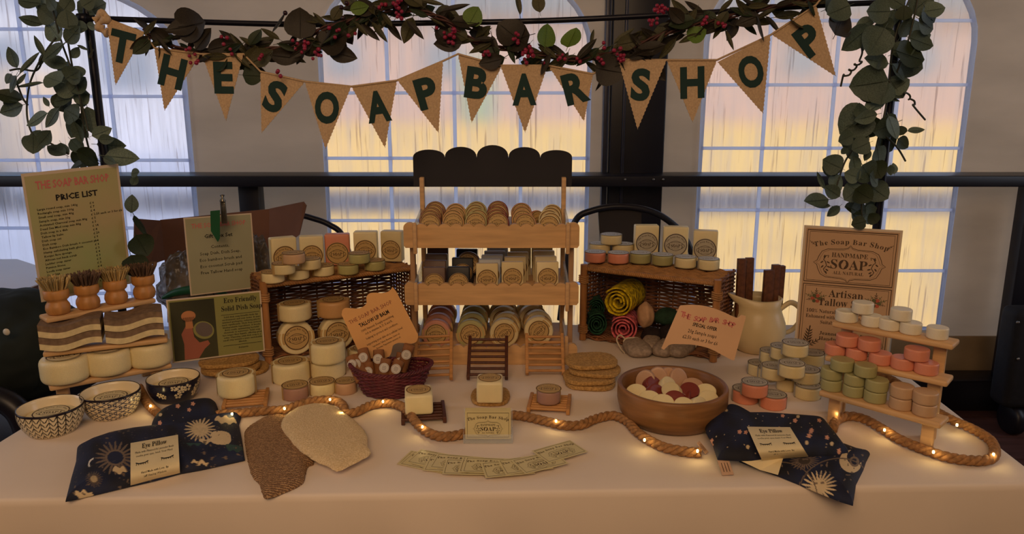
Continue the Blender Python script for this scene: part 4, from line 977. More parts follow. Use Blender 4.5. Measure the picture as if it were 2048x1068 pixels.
def twig(m, x, y, L_, ang, z, mi, n=5):
    a = math.radians(ang); ux, uy = math.cos(a), math.sin(a); m.stroke([(x, y), (x + ux * L_, y + uy * L_)], L_ * .05, z, mi)
    for i in range(n):
        t = (i + 1) / n
        for s in (-1, 1):
            b = a + s * .75 * (1 if i < n - 1 else .0); l = L_ * .34 * (1 - .4 * t) ; bx_, by_ = x + ux * L_ * t * .85, y + uy * L_ * t * .85
            m.flat([(bx_, by_), (bx_ + l * .5 * math.cos(b - .3), by_ + l * .5 * math.sin(b - .3)), (bx_ + l * math.cos(b), by_ + l * math.sin(b)), (bx_ + l * .5 * math.cos(b + .3), by_ + l * .5 * math.sin(b + .3))], z, mi)
def rect(m, x0, x1, y0, y1, wd, z, mi): m.stroke([(x0, y0), (x1, y0), (x1, y1), (x0, y1)], wd, z, mi, closed=True)
def d_poster(m, w_, h_):
    z = .0006; m.box((0, 0, .0002), (w_ * .95, h_ * .965, .0004), 1)
    for y0, y1 in ((.075, .470), (-.470, .055)):
        rect(m, -.455 * w_, .455 * w_, y0 * h_, y1 * h_, w_ * .012, z, 2); rect(m, -.43 * w_, .43 * w_, (y0 + .012) * h_, (y1 - .012) * h_, w_ * .006, z, 2)
    m.arctext('The Soap Bar Shop', 0, .345 * h_ - w_ * 1.4, w_ * 1.4 + .03 * h_, w_ * .082, z, 2)
    for s in (-1, 1): twig(m, s * .36 * w_, .355 * h_, .08 * w_, 90 + s * -55, z, 2, 3)
    soapframe(m, 0, .225 * h_, w_ * .37, z, 2)
    m.text('Artisan', .0, -.035 * h_, w_ * .125, z, 2, serf=True, wmax=w_ * .36); m.text('Tallow Soap', .0, -.105 * h_, w_ * .125, z, 2, serf=True, wmax=w_ * .56)
    for s in (-1, 1):
        for k in range(7): twig(m, s * .31 * w_, -.055 * h_, (.10 + .02 * (k % 2)) * w_, 90 + (k - 3) * 34, z, 4 if k % 3 else 2, 4)
        for k in range(6): a = k * 1.05; m.flat([(s * .31 * w_ + .035 * w_ * math.cos(a) + .022 * w_ * math.cos(t), -.055 * h_ + .035 * w_ * math.sin(a) + .022 * w_ * math.sin(t)) for t in [q * .785 for q in range(8)]], z + .0002, 3 if k % 2 else 4)
    for i, t in enumerate(['100% Natural, hand made.', 'Enhanced with essential oils.', 'Suitable for the whole family', '', 'Jeannette Soap Bar', 'Handmade with care']):
        if t: m.text(t, -.40 * w_ + (.16 if i > 1 else 0) * w_, -.165 * h_ - i * .043 * h_, w_ * .062, z, 2, serf=True, align='l', wmax=w_ * .6)
    twig(m, -.37 * w_, -.44 * h_, .25 * w_, 84, z, 2, 6); twig(m, -.37 * w_, -.44 * h_, .18 * w_, 35, z, 2, 4)
    soapframe(m, .27 * w_, -.385 * h_, w_ * .17, z, 2)
Yp = 1.703
sign('shop_poster', *level((1600, 450), (1797, 461), (1595, 704), 1.705, 'L'), .0016, [sleeve, mat('tan_poster_paper', '#c49e78', .7, .06, 5), mat('poster_brown_ink', '#4d3826', .7, .05), mat('poster_rose', '#b8583f', .7, .08), mat('poster_leaf', '#5e5f3a', .7, .08)], d_poster, 'tan laminated handmade soap poster standing at the right pole')
# peach cards on sticks
def pxpoly(pts, Y, pts3=None): return [pY(x, y, Y) for x, y in pts]
def card(name, pxs, Y, thick, m_card, draw, ang, cen, lab):
    P = pxpoly(pxs, Y); c = pY(cen[0], cen[1], Y); a = math.radians(ang); u = Vector((math.cos(a), 0, math.sin(a))); v = Vector((-math.sin(a), 0, math.cos(a)))
    M = frame(c, u, v); poly = [((p - c).dot(u), (p - c).dot(v)) for p in P]
    if sum(x1 * y2 - x2 * y1 for (x1, y1), (x2, y2) in zip(poly, poly[1:] + poly[:1])) < 0: poly = poly[::-1]
    o = MB().prism(poly, -thick, 0).build(name, m_card, None, M, label=lab, cat='sign')
    p = MB(); draw(p); p.build('print', [ink_black, mat('purple_red_ink', '#8c4a3e', .7, .05), ink_red], o); return o
def cr7(pts): return [(520 + x / 3.814, 560 + y / 3.814) for x, y in pts]
sm_ = lambda pts, k=5: [(p.x, p.y) for p in catmull([(x, y, 0) for x, y in pts], k, False)]
balm = cr7([(622, 265)] + sm_([(628, 230), (650, 215), (690, 215), (740, 218), (785, 205), (812, 175), (812, 130), (835, 103), (875, 97), (930, 100), (975, 90), (1000, 70)]) + [(1010, 52), (1040, 90), (1205, 415)] + sm_([(1205, 440), (1192, 470), (1160, 485), (1110, 482), (1055, 480), (1015, 500), (1004, 545), (985, 582), (945, 598), (890, 597), (840, 600)]) + [(797, 642)])
def k7(x, y): return None
sc_ = depth(pY(760, 650, 1.585)) / F / 3.814   # metres per crop pixel on the card
def d_balm(m):
    z = .0005
    def tx(t, x, y, size, mi, off=.006, wmax=None, serf=False):
        dx, dy = (x - 915) * sc_, -(y - 350) * sc_; a = math.radians(27)
        m.text(t, dx * math.cos(a) + dy * math.sin(a), -dx * math.sin(a) + dy * math.cos(a), size * sc_, z, mi, off=off, wmax=wmax * sc_ if wmax else None)
    tx('THE SOAP BAR SHOP', 853, 255, 44, 1, .0, 370)
    tx('TALLOW LIP BALM', 878, 305, 42, 0, .03, 255)
    for i, (t, x, y, wd, s) in enumerate([('100% Natural. Deeply nourishing', 900, 338, 275, 26), ('rich in vitamins A, D, E and K.', 910, 368, 235, 26), ('helping to protect and condition.', 933, 398, 275, 26), ('supporting your skin on a cellular level', 950, 440, 310, 26), ('Ingredients: Tallow, Beeswax, Castor oil,', 962, 468, 235, 20), ('Beeswax, Peppermint essential oil', 978, 490, 205, 20)]): tx(t, x, y, s, 0, .004, wd)
bc = card('lip_balm_sign', balm, 1.585, .0012, paper_orange, d_balm, 27, (520 + 915 / 3.814, 560 + 350 / 3.814), 'peach bracket-shaped lip balm card tilted over the red basket')
q0 = pY(735, 715, 1.588); q1 = pY(752, 760, 1.588)
MB().tube([(q0 - bc.location), (q1 - bc.location)], .0018, 8).build('stick', wl, bc, bc.matrix_local.to_3x3().to_4x4().inverted())
def cr5(pts): return [(1120 + x / 3.56, 420 + y / 3.56) for x, y in pts]
offer = cr5([(722, 985), (850, 690)] + sm_([(860, 680), (960, 676), (1060, 690), (1160, 725), (1225, 755), (1262, 768), (1290, 748)]) + [(1322, 755), (1322, 770), (1240, 1072)] + sm_([(1215, 1065), (1150, 1030), (1060, 985), (950, 960), (850, 955), (800, 955), (775, 962)]) + [(740, 995)])
so_ = depth(pY(1410, 670, 1.43)) / F / 3.56
def d_offer(m):
    z = .0005
    def tx(t, x, y, size, mi, off=.006, wmax=None, rot=0):
        dx, dy = (x - 1030) * so_, -(y - 850) * so_; a = math.radians(-13)
        m.text(t, dx * math.cos(a) + dy * math.sin(a), -dx * math.sin(a) + dy * math.cos(a), size * so_, z, mi, off=off, wmax=wmax * so_ if wmax else None)
    for i, ch in enumerate('THE SOAP BAR SHOP'):
        t = i / 16; x = 865 + 365 * t; y = 756 + 82 * t + 12 * math.sin(t * 6.28); tx(ch, x, y, 52 if i % 4 else 56, 2, .02)
    tx('SPECIAL OFFER', 1028, 842, 36, 0, .025, 180); tx('20g Sample soaps', 1012, 893, 38, 0, .004, 210); tx('£2.50 each or 3 for £6', 1000, 940, 38, 0, .004, 258)
oc = card('special_offer_sign', offer, 1.43, .0012, paper_peach, d_offer, -13, (1120 + 1030 / 3.56, 420 + 850 / 3.56), 'pale peach special offer card on a stick in the wooden bowl')
q0 = pY(1391, 690, 1.432); q1 = pY(1370, 762, 1.432)
MB().tube([(q0 - oc.location), (q1 - oc.location)], .0024, 8).build('stick', wl, oc, oc.matrix_local.to_3x3().to_4x4().inverted())
# ------------------------------------------------------------------ business cards + holder
bc_paper = mat('card_stock', '#d6c794', .35, .03, 20)
def d_card(m, w_, h_, z=.0004, mi=1):
    rect(m, -.455 * w_, .455 * w_, -.43 * h_, .43 * h_, w_ * .012, z, mi)
    m.arctext('The Soap Bar Shop', 0, .20 * h_ - w_ * 1.6, w_ * 1.6 + .04 * h_, w_ * .098, z, mi)
    for s in (-1, 1): twig(m, s * .39 * w_, .22 * h_, .07 * w_, 90 - s * 40, z, mi, 3)
    soapframe(m, 0, -.13 * h_, w_ * .33, z, mi)
CWd, CHt = .085, .055
cmsh = MB(); cmsh.box((0, 0, -.00025), (CWd, CHt, .0005), 0); d_card(cmsh, CWd, CHt, .0002); cmsh = cmsh.mesh('business_card', [bc_paper, ink])
def k4(x, y): return (780 + x / 4.45, 740 + y / 4.45)
fan = [((60, 835), (215, 690), 0), ((75, 838), (255, 688), 1), ((140, 820), (315, 665), 2), ((290, 893), (375, 715), 3), ((345, 868), (440, 715), 4), ((462, 925), (510, 755), 5), ((605, 905), (655, 745), 6), ((635, 908), (680, 748), 7), ((850, 960), (795, 790), 8), ((1030, 932), (945, 780), 9), ((1205, 925), (1060, 790), 10), ((1410, 828), (1240, 705), 11)]
names = ['bottom-left card of the fan', 'second card from the left', 'third card from the left, its title showing', 'fourth card from the left', 'fifth card from the left', 'sixth card from the left', 'seventh card from the left', 'eighth card from the left', 'ninth card from the left', 'third card from the right end', 'second card from the right end', 'rightmost card, fully visible on top']
for (bl, tl__, i) in fan:
    z = TZ + .0012 + i * .0008; B_ = pz(*k4(*bl), z); T_ = pz(*k4(*tl__), z); v = (T_ - B_).normalized(); u = Vector((v.y, -v.x, 0)); c = B_ + u * CWd / 2 + v * CHt / 2
    M = frame(Vector((c.x, c.y, z)), u, v)
    put(cmsh, 'business_card', None, M, 'business card in the fan before the holder, ' + names[i], 'card', 'business cards fanned on the cloth')
c0 = pz(976, 888, TZ); hl = empty('card_holder', (c0.x, c0.y + .014, TZ + .0006), 'clear acrylic business card holder at the front centre of the cloth', 'card holder')
acr = mat('clear_acrylic', '#dfe3df', .08, .02, alpha=.22)
MB().box((0, 0, .0015), (.092, .030, .003), bev=.001).build('base', acr, hl)
MB().box((0, -.013, .010), (.092, .002, .016), bev=.0008).build('front_lip', acr, hl)
MB().box((0, .013, .030), (.092, .002, .056), bev=.0008).build('back_plate', acr, hl)
for s in (-1, 1): MB().box((s * .0455, 0, .012), (.0015, .026, .020), bev=.0005).build('side_wall', acr, hl)
for k in range(9):
    M = frame(Vector((c0.x, c0.y + .0075 + k * .0011, TZ + .0345 + k * .0003)), (1, 0, 0), (0, .06, 1))
    put(cmsh, 'business_card', None, M, 'business card upright in the acrylic holder, %s' % ('front one showing the shop badge' if k == 0 else ORD[k] + ' from the front'), 'card', 'business cards in the holder')
# ------------------------------------------------------------------ wooden bowl with sample soaps
q = pz(1352, 873, TZ); WR = 108 * depth(pz(1352, 800, TZ)) / F
d_ = ray(1345, 790); zc_ = TZ + .074; wb = Vector((pz(1345, 768, zc_).x, pz(1345, 768, zc_).y, TZ + .001))
WR = 109 / F * depth(Vector((wb.x, wb.y, zc_)))
wbo = MB().lathe([(0, 0), (WR * .70, 0), (WR * .82, .004), (WR * .95, .020), (WR * 1.0, .044), (WR, .071), (WR * .985, .074), (WR * .93, .074), (WR * .915, .071), (WR * .90, .034), (WR * .80, .013), (0, .011)], 72).build('wooden_bowl', wood_bowl, None, T(wb), label='round acacia wood bowl of sample soaps', cat='bowl')
def c6(x, y): return (1120 + x / 4.1075, 640 + y / 4.1075)
OM = {}
def oval(c):
    if c in OM: return OM[c]
    bm = bmesh.new(); bmesh.ops.create_uvsphere(bm, u_segments=28, v_segments=18, radius=1)
    for v in bm.verts:
        x, y, z = v.co; zz = max(-.62, min(.62, z)); k = math.sqrt(max(0, 1 - (abs(zz)) ** 4 * .5)); l = math.hypot(x, y) or 1
        if abs(z) < .62: v.co = Vector((x / l * k, y / l * k, zz / .62))
        else: s_ = l / math.sqrt(1 - .62 ** 2); v.co = Vector((x / l * k * s_ if l else 0, y / l * k * s_ if l else 0, math.copysign(1 + .06 * (1 - s_ ** 2), z)))
    me = bpy.data.meshes.new('sample_soap'); bm.to_mesh(me); bm.free(); me.materials.append(soapmat(c)); me.polygons.foreach_set('use_smooth', [True] * len(me.polygons)); OM[c] = me; return me
bs = [(650, 470, .033, .022, 72, 70, 10, 'taupe', .046), (765, 430, .033, .022, 70, 60, 30, 'taupe', .048), (870, 432, .033, .022, 65, 50, 60, 'taupe', .046), (975, 455, .033, .022, 60, 60, 85, 'taupe', .046), (1135, 515, .034, .022, 25, 0, 0, 'taupe', .046),
      (755, 520, .030, .021, 40, 20, 40, 'maroon', .052), (775, 585, .031, .021, 45, 0, 35, 'maroon', .053), (945, 640, .031, .021, 40, 0, -25, 'maroon', .053), (1060, 570, .031, .021, 35, 0, 10, 'maroon', .053), (1065, 630, .030, .021, 60, 0, 60, 'maroon', .040),
      (620, 585, .033, .021, 35, 0, -30, 'cream', .050), (740, 640, .033, .021, 35, 0, -28, 'cream', .048), (850, 670, .033, .021, 35, 0, -25, 'cream', .048), (880, 520, .030, .020, 35, 0, 50, 'cream', .052), (920, 568, .032, .020, 40, 0, -55, 'ivory', .062), (1010, 695, .030, .021, 35, 0, 10, 'cream', .046), (1135, 690, .030, .021, 50, 0, 40, 'cream', .044), (1225, 580, .031, .021, 30, 0, -15, 'cream', .048), (1212, 640, .032, .021, 35, 0, 15, 'cream', .046)]
nmz = ['pinkish soap at the back left', 'pinkish soap second from left at the back', 'pinkish soap third from left at the back', 'pinkish soap beside the card stick', 'pinkish soap lying right of the stick', 'maroon soap behind the left pair', 'maroon soap at left centre', 'maroon soap at the front centre', 'maroon soap at right', 'maroon soap below the right one', 'cream soap at the far left rim', 'cream soap second along the front rim', 'cream soap third along the front rim', 'cream soap behind the ivory one', 'ivory soap lying on top in the middle', 'cream soap at the front rim centre', 'cream soap at the front rim right', 'cream soap at the far right rim', 'cream soap below the far right one']
for (x, y, a, b, tx_, ty_, rz, c, zz), nm in zip(bs, nmz):
    up_ = .008 if c == 'taupe' and y < 500 else (0 if c != 'maroon' else .0); p = pz(*c6(x, y), TZ + zz + .008 + up_); v = p - wb; v.z = 0; lim = WR * .88 - a * .8
    if v.length > lim: v = v.normalized() * lim
    p = Vector((wb.x + v.x, wb.y + v.y, TZ + zz + .004 + up_))
    put(oval(c), 'sample_soap', None, T(p) @ R(((rz - 45) * .6) if up_ else rz, 'Z') @ R(min(tx_ + 8, 78), 'X') @ Matrix.Diagonal(((a * .62, b * 1.12, .0085, 1) if up_ else (a * .66, b * .82, .0085, 1))), 'small oval sample soap in the wooden bowl, ' + nm, 'soap', 'oval sample soaps in the wooden bowl')
# more soaps filling the bowl below, partly seen between the others
k = 0
for x, y, c in [(700, 590, 'cream'), (850, 600, 'maroon'), (980, 620, 'maroon'), (1130, 600, 'taupe'), (900, 480, 'taupe'), (1040, 500, 'taupe')]:
    p = pz(*c6(x, y), TZ + .030); put(oval(c), 'sample_soap', None, T(p) @ R(k * 50, 'Z') @ R(12, 'X') @ Matrix.Diagonal((.027, .019, .0095, 1)), 'small oval %s soap low in the wooden bowl, %s' % (c, ['left', 'centre left', 'centre right', 'right', 'back left', 'back right'][k]), 'soap', 'oval sample soaps in the wooden bowl'); k += 1
# ------------------------------------------------------------------ jug with wooden sticks
jg = pz(1523, 713, TZ); jr = 55 * depth(jg) / F; jc = Vector((jg.x, jg.y + jr * .75, TZ + .001))
jugm = mat('cream_stoneware', '#d9c294', .35, .06, 8)
H_ = .150
pr = [(0, 0), (jr * .62, 0), (jr * .70, .004), (jr * .97, .030), (jr * 1.04, .052), (jr * 1.0, .076), (jr * .86, .102), (jr * .78, .118), (jr * .84, .138)]
full = pr + [(jr * .81, .139)] + [(r_ * .93, z_ + .003) for r_, z_ in pr[::-1][:7]] + [(0, .008)]
m = MB().lathe(full, 56)
vs = []
for x, y, z in m.v:
    if z > .096:   # pull a spout to the left
        a = math.atan2(y, -x); t = (z - .096) / .042; k_ = max(0, math.cos(a)) ** 5 if x < 0 else 0
        x -= k_ * t * t * .028; z += k_ * t * .014
    vs.append((x, y, z))
m.v = vs; jug = m.build('jug', jugm, None, T(jc) @ R(12, 'Z'), label='cream stoneware jug with wooden sticks standing behind the soap heap', cat='jug')
hp = catmull([(jr * .78, 0, .108), (jr * 1.15, 0, .127), (jr * 1.5, 0, .112), (jr * 1.56, 0, .084), (jr * 1.28, 0, .056), (jr * .98, 0, .046)], 8)
MB().tube(hp, .0055, 10, rr=[.0062 + .001 * math.sin(i * .1) for i in range(len(hp))]).build('handle', jugm, jug, R(-18, 'Z'))
for i, (bxp, byp, txp, typ, wd, ly, lb) in enumerate([(1494, 612, 1468, 520, .020, -.012, 'front left, leaning left'), (1512, 606, 1482, 519, .020, .012, 'rear left, leaning left'), (1532, 620, 1538, 540, .024, -.014, 'short one in the middle front'), (1545, 618, 1552, 529, .020, .004, 'right one'), (1556, 612, 1563, 531, .018, .020, 'rightmost at the back')]):
    B_ = pY(bxp, byp + 8, jc.y + ly); T_ = pY(txp, typ, jc.y + ly); v = T_ - B_; u = Vector((1, .15, 0))
    M = frame(B_ + v * .5 - v.normalized() * .0, u, v)
    L_ = v.length
    MB().box((0, -L_ * .25, 0), (wd, L_ * 1.5, .013), bev=.0015).build('wooden_stick', wood_stick, None, M, label='brown square wooden stick in the cream jug, ' + lb, cat='wooden stick', group='wooden sticks in the jug')
# ------------------------------------------------------------------ net rolls in the right crate
def roll(cxf, cyf, wpx, L_, col, lab, ang, Yf=1.90, z=None, name='net_roll', hx=1.0):
    p = pY(cxf, cyf, Yf); r = wpx / 2 * depth(p) / F
    mt = mat('net_' + col[0], col[1], .85, .25, 90, kind='voronoi', bump=.8, bscale=160, bdist=.003)
    m = MB(); n = 150; turns = 3.4; sec = []
    for i in range(n + 1):
        t = i / n; a = t * turns * 2 * math.pi; rr = r * (.16 + .84 * t) * (1 + .03 * math.sin(a * 1.7)); sec.append((rr * math.cos(a) * hx, rr * math.sin(a)))
    K = 10; vs = []; fs = []
    for k in range(K + 1):
        y = L_ * k / K; sc2 = 1 - .04 * math.sin(k * 1.3)
        for i, (x, z_) in enumerate(sec): vs.append((x * sc2, y + .0015 * math.sin(i * .9) * (k == 0) + .006 * (1 - i / n) * (k == 0), z_ * sc2))
    for k in range(K):
        for i in range(n): fs.append((k * (n + 1) + i, k * (n + 1) + i + 1, (k + 1) * (n + 1) + i + 1, (k + 1) * (n + 1) + i))
    m.add(vs, fs, 0, True)
    o = m.build(name, mt, None, T(p) @ R(ang, 'Z'), label=lab, cat='net scrubber', group=None)
    md = o.modifiers.new('thick', 'SOLIDIFY'); md.thickness = r * .09
    return o
roll(1194, 650, 46, .10, ('green', '#1c4a30'), 'dark green net roll at the left end of the right wicker crate', 0, 1.90, hx=.85)
roll(1193, 618, 38, .08, ('green', '#1c4a30'), 'second dark green net roll standing behind the first', 0, 1.935, hx=.85)
roll(1234, 606, 60, .12, ('yellow', '#e3c40f'), 'bright yellow net roll lying on top in the right wicker crate', -28, 1.895)
roll(1246, 660, 54, .10, ('pink', '#f0777e'), 'pink net roll under the yellow one in the right wicker crate', -12, 1.89)
kon = mat('beige_konjac', '#c79d78', .8, .1, 60, bump=.4, bscale=120)
blk = mat('charcoal_sponge', '#2a1c1c', .9, .2, 60, bump=.5, bscale=120); gnd = mat('green_sponge', '#24402c', .9, .2, 60, bump=.4, bscale=100)
def lump(cx, cy, Y, wpx, hpx, m_, lab, seed=0, name='sponge'):
    p = pY(cx, cy, Y); k = depth(p) / F; bm = bmesh.new(); bmesh.ops.create_icosphere(bm, subdivisions=4, radius=1)
    for v in bm.verts: v.co *= 1 + .12 * noise.noise(v.co * 1.6 + Vector((seed, 0, 0))); v.co = Vector((v.co.x * wpx / 2 * k, v.co.y * .03, v.co.z * hpx / 2 * k))
    me = bpy.data.meshes.new(name); bm.to_mesh(me); bm.free(); me.materials.append(m_); me.polygons.foreach_set('use_smooth', [True] * len(me.polygons))
    return put(me, name, None, T(p), lab, 'sponge', 'sponges in the right wicker crate')
lump(1291, 630, 1.90, 34, 52, kon, 'beige konjac sponge right of the yellow roll', 1)
lump(1305, 672, 1.885, 44, 38, blk, 'black sponge left in the right wicker crate', 2); lump(1340, 668, 1.87, 46, 40, blk, 'black sponge right in the right wicker crate', 3)
lump(1335, 634, 1.90, 54, 36, gnd, 'dark green sponge above the black ones', 4)
# grey linen pouches with cream cords
lin_ = mat('grey_linen', '#b39d88', .9, .2, 120, bump=.4, bscale=300); cord = mat('cream_cord', '#d8c5a8', .8, .1, 60)
for i, (x, y, w_, h2, rz) in enumerate([(560, 1005, 190, 95, 6), (660, 970, 130, 110, -20), (765, 1005, 150, 90, -30), (880, 1010, 160, 90, -40)]):
    px, py = 1120 + x / 3.56, 420 + y / 3.56; p = pz(px, py + 12, TZ); k = depth(p) / F / 3.56
    bm = bmesh.new(); bmesh.ops.create_uvsphere(bm, u_segments=32, v_segments=16, radius=1)
    for v in bm.verts:
        x_, y_, z_ = v.co; s4 = lambda t: math.copysign(abs(t) ** .62, t); pn = 1 - .55 * math.exp(-((y_ - .62) / .16) ** 2)
        v.co = Vector((s4(x_) * w_ * k * .5 * pn, s4(y_) * .05, max(-.8, z_) * .017 * (1 + .15 * math.sin(x_ * 9) * (y_ > .3))))
    me = bpy.data.meshes.new('linen_pouch'); bm.to_mesh(me); bm.free(); me.materials.append(lin_); me.polygons.foreach_set('use_smooth', [True] * len(me.polygons))
    o = put(me, 'linen_pouch', None, T((p.x, p.y + .03, TZ + .0148)) @ R(rz, 'Z'), 'grey linen drawstring pouch behind the wooden bowl, %s from left' % ORD[i], 'pouch', 'linen pouches behind the wooden bowl')
    s_ = -1 if i == 0 else 1
    MB().tube(catmull([(-w_ * k * .3, .045, .010), (-w_ * k * .45, .058, .016), (-w_ * k * .62, .045, .008), (-w_ * k * .56, .02, -.006), (-w_ * k * .50, -.005, -.011)], 8), .0022, 6).build('drawstring', cord, o)
    MB().tube([(w_ * k * .5 * .7 * math.cos(t), .042 + .004 * math.sin(t * 3), .014 * math.sin(t)) for t in [j * .21 for j in range(30)]], .0022, 6, closed=True).build('drawstring', cord, o)
# ------------------------------------------------------------------ rope garland with bulbs
ropem = mat('jute_rope', '#b07f4e', .85, .25, 120, bump=.6, bscale=260)
bulbm = mat('warm_bulb', '#ffe9b0', .3, .02, emis=('#ffdd88', 14))
def rope(px, lab, bulbs, z0=.0105):
    P = [pz(x, y + 0, TZ + z0 + (dz / 1000)) for x, y, dz in px]; c = resample(catmull(P, 10), int(1 + sum((a - b).length for a, b in zip(P, P[1:])) / .0035), False)
    e = empty('rope', (P[0].x, P[0].y, TZ), lab, 'rope'); o = e.location
    up = Vector((0, 0, 1)); acc = 0; strands = [[], [], []]
    for i, p in enumerate(c):
        t = (c[min(i + 1, len(c) - 1)] - c[max(i - 1, 0)]).normalized(); sd_ = t.cross(up).normalized(); u2 = sd_.cross(t)
        if i: acc += (c[i] - c[i - 1]).length
        for k in range(3):
            a = acc / .040 * 2 * math.pi + k * 2.094; strands[k].append(p + (u2 * math.sin(a) + sd_ * math.cos(a)) * .0046 - o)
    for k in range(3): MB().tube(strands[k], .0051, 8).build('rope_strand', ropem, e)
    for x, y in bulbs:
        p = pz(x, y, TZ + z0 + .009) 
        bl = MB().lathe([(0, -.003), (.0016, -.0024), (.0022, 0), (.0016, .0024), (0, .003)], 10).build('led_bulb', bulbm, e, T(p - o))
        l = bpy.data.lights.new('led_glow', 'POINT'); l.energy = .012; l.color = (1, .74, .32); l.shadow_soft_size = .003
        lo = bpy.data.objects.new('led_glow', l); COL.objects.link(lo); lo.location = p + Vector((0, -.004, .006))
    return e
rope([(278, 775, 0), (291, 800, 0), (308, 820, 0), (335, 836, 0), (370, 842, 0), (410, 836, 0), (440, 829, 0), (480, 826, 0), (520, 822, 0), (569, 819, 0), (600, 808, 0), (640, 800, 0), (672, 802, 0), (687, 812, 0), (690, 826, 0), (712, 824, 0), (740, 811, 0), (772, 806, 0), (800, 811, 4), (818, 827, 6), (838, 852, 2), (862, 868, 0), (890, 873, 0), (930, 866, 0), (975, 845, 0), (1020, 831, 0), (1050, 833, 0), (1090, 842, 0), (1125, 850, 0), (1160, 850, 0), (1190, 838, 0), (1225, 831, 0), (1253, 842, 0), (1272, 862, 0), (1297, 880, 0), (1330, 895, 0), (1370, 903, 0), (1400, 905, 0)],
     'jute rope with tiny warm lights winding along the front of the table', [(301, 812), (464, 828), (569, 817), (660, 799), (684, 827), (766, 803), (845, 854), (1112, 842), (1289, 880), (1395, 902)])
rope([(1664, 862, 0), (1672, 842, 0), (1695, 832, 0), (1728, 838, 0), (1765, 858, 0), (1800, 879, 0), (1845, 898, 0), (1895, 914, 0), (1945, 921, 0), (1980, 918, 0), (1990, 902, 0), (1980, 880, 0), (1945, 858, 0), (1900, 838, 0), (1860, 815, 0), (1820, 785, 0), (1780, 758, 0), (1735, 745, 0)],
     'jute rope with tiny lights looped round the right stepped rack', [(1672, 832), (1769, 860), (1867, 904), (1987, 909), (1914, 850)])
# ------------------------------------------------------------------ mitts
def puff(name, pxs, z, hgt, m_, lab, cat, group=None, n=160, K=30, paint=None, matname=None, rough_=0, exp=.55, fold=None, sharp=False):
    P = resample([pz(x, y, z) for x, y in pxs] if sharp else catmull([pz(x, y, z) for x, y in pxs], 4, True), n); c = sum(P, Vector()) / n
    vs = []; fs = []; cols = []; rr = random.Random(3)
    for k in range(K + 1):
        s_ = 1 - (k / K) ** 1.3 * .98; hz = hgt * (1 - s_ ** 5) ** exp
        for i, p in enumerate(P):
            q = c.lerp(p, s_); w_ = 0
            if fold: w_ = fold(q)
            j = rough_ * (.4 + .6 * (k < 3))
            j *= s_ ** .5; vs.append((q.x - c.x + rr.uniform(-j, j), q.y - c.y + rr.uniform(-j, j), hz + w_ * min(1, k / 6) + rr.uniform(-j, j) * .5))
            if paint: X = proj((q.x, q.y, z + hz * .6)); cols.append(paint(X[0], X[1]))
    for k in range(K):
        for i in range(n): j = (i + 1) % n; fs.append((k * n + i, k * n + j, (k + 1) * n + j, (k + 1) * n + i))
    fs.append(tuple(K * n + i for i in range(n)))
    m = MB().add(vs, fs, 0, True)
    # underside
    b0 = len(m.v); m.add([(p.x - c.x, p.y - c.y, -.0002) for p in P], [tuple(range(n))[::-1]], 0, False)
    if paint: cols += [cols[i] for i in range(n)]
    o = m.build(name, m_, None, T(c), label=lab, cat=cat, group=group)
    if paint: set_colors(o.data, np.array(cols))
    return o
knit_b = mat('brown_knit', '#cc9f70', .95, .45, 62, kind='waveY', col2='#8a6443', bump=1.0, bdist=.003)
knit_c = mat('cream_terry', '#ecd2a4', .95, .22, 380, kind='noise', col2='#c8a878', bump=1.0, bscale=300, bdist=.002)
puff('exfoliating_mitt', [(489, 868), (500, 853), (512, 845), (528, 836), (541, 831), (570, 832), (600, 860), (628, 922), (616, 934), (611, 950), (606, 967), (580, 982), (534, 998), (525, 988), (519, 970), (504, 952), (493, 910)], TZ + .001, .012, knit_b, 'brown knitted exfoliating mitt lying under the cream mitt', 'mitt', 'exfoliating mitts', rough_=.0011)
puff('exfoliating_mitt', [(563, 856), (565, 842), (572, 832), (592, 818), (612, 812), (630, 809), (652, 810), (670, 816), (690, 828), (712, 846), (728, 862), (735, 876), (735, 896), (742, 908), (720, 922), (696, 934), (675, 943), (655, 933), (633, 924), (615, 912), (600, 902), (581, 882)], TZ + .0125, .013, knit_c, 'cream looped-cotton exfoliating mitt lying over the brown one', 'mitt', 'exfoliating mitts', rough_=.0011)
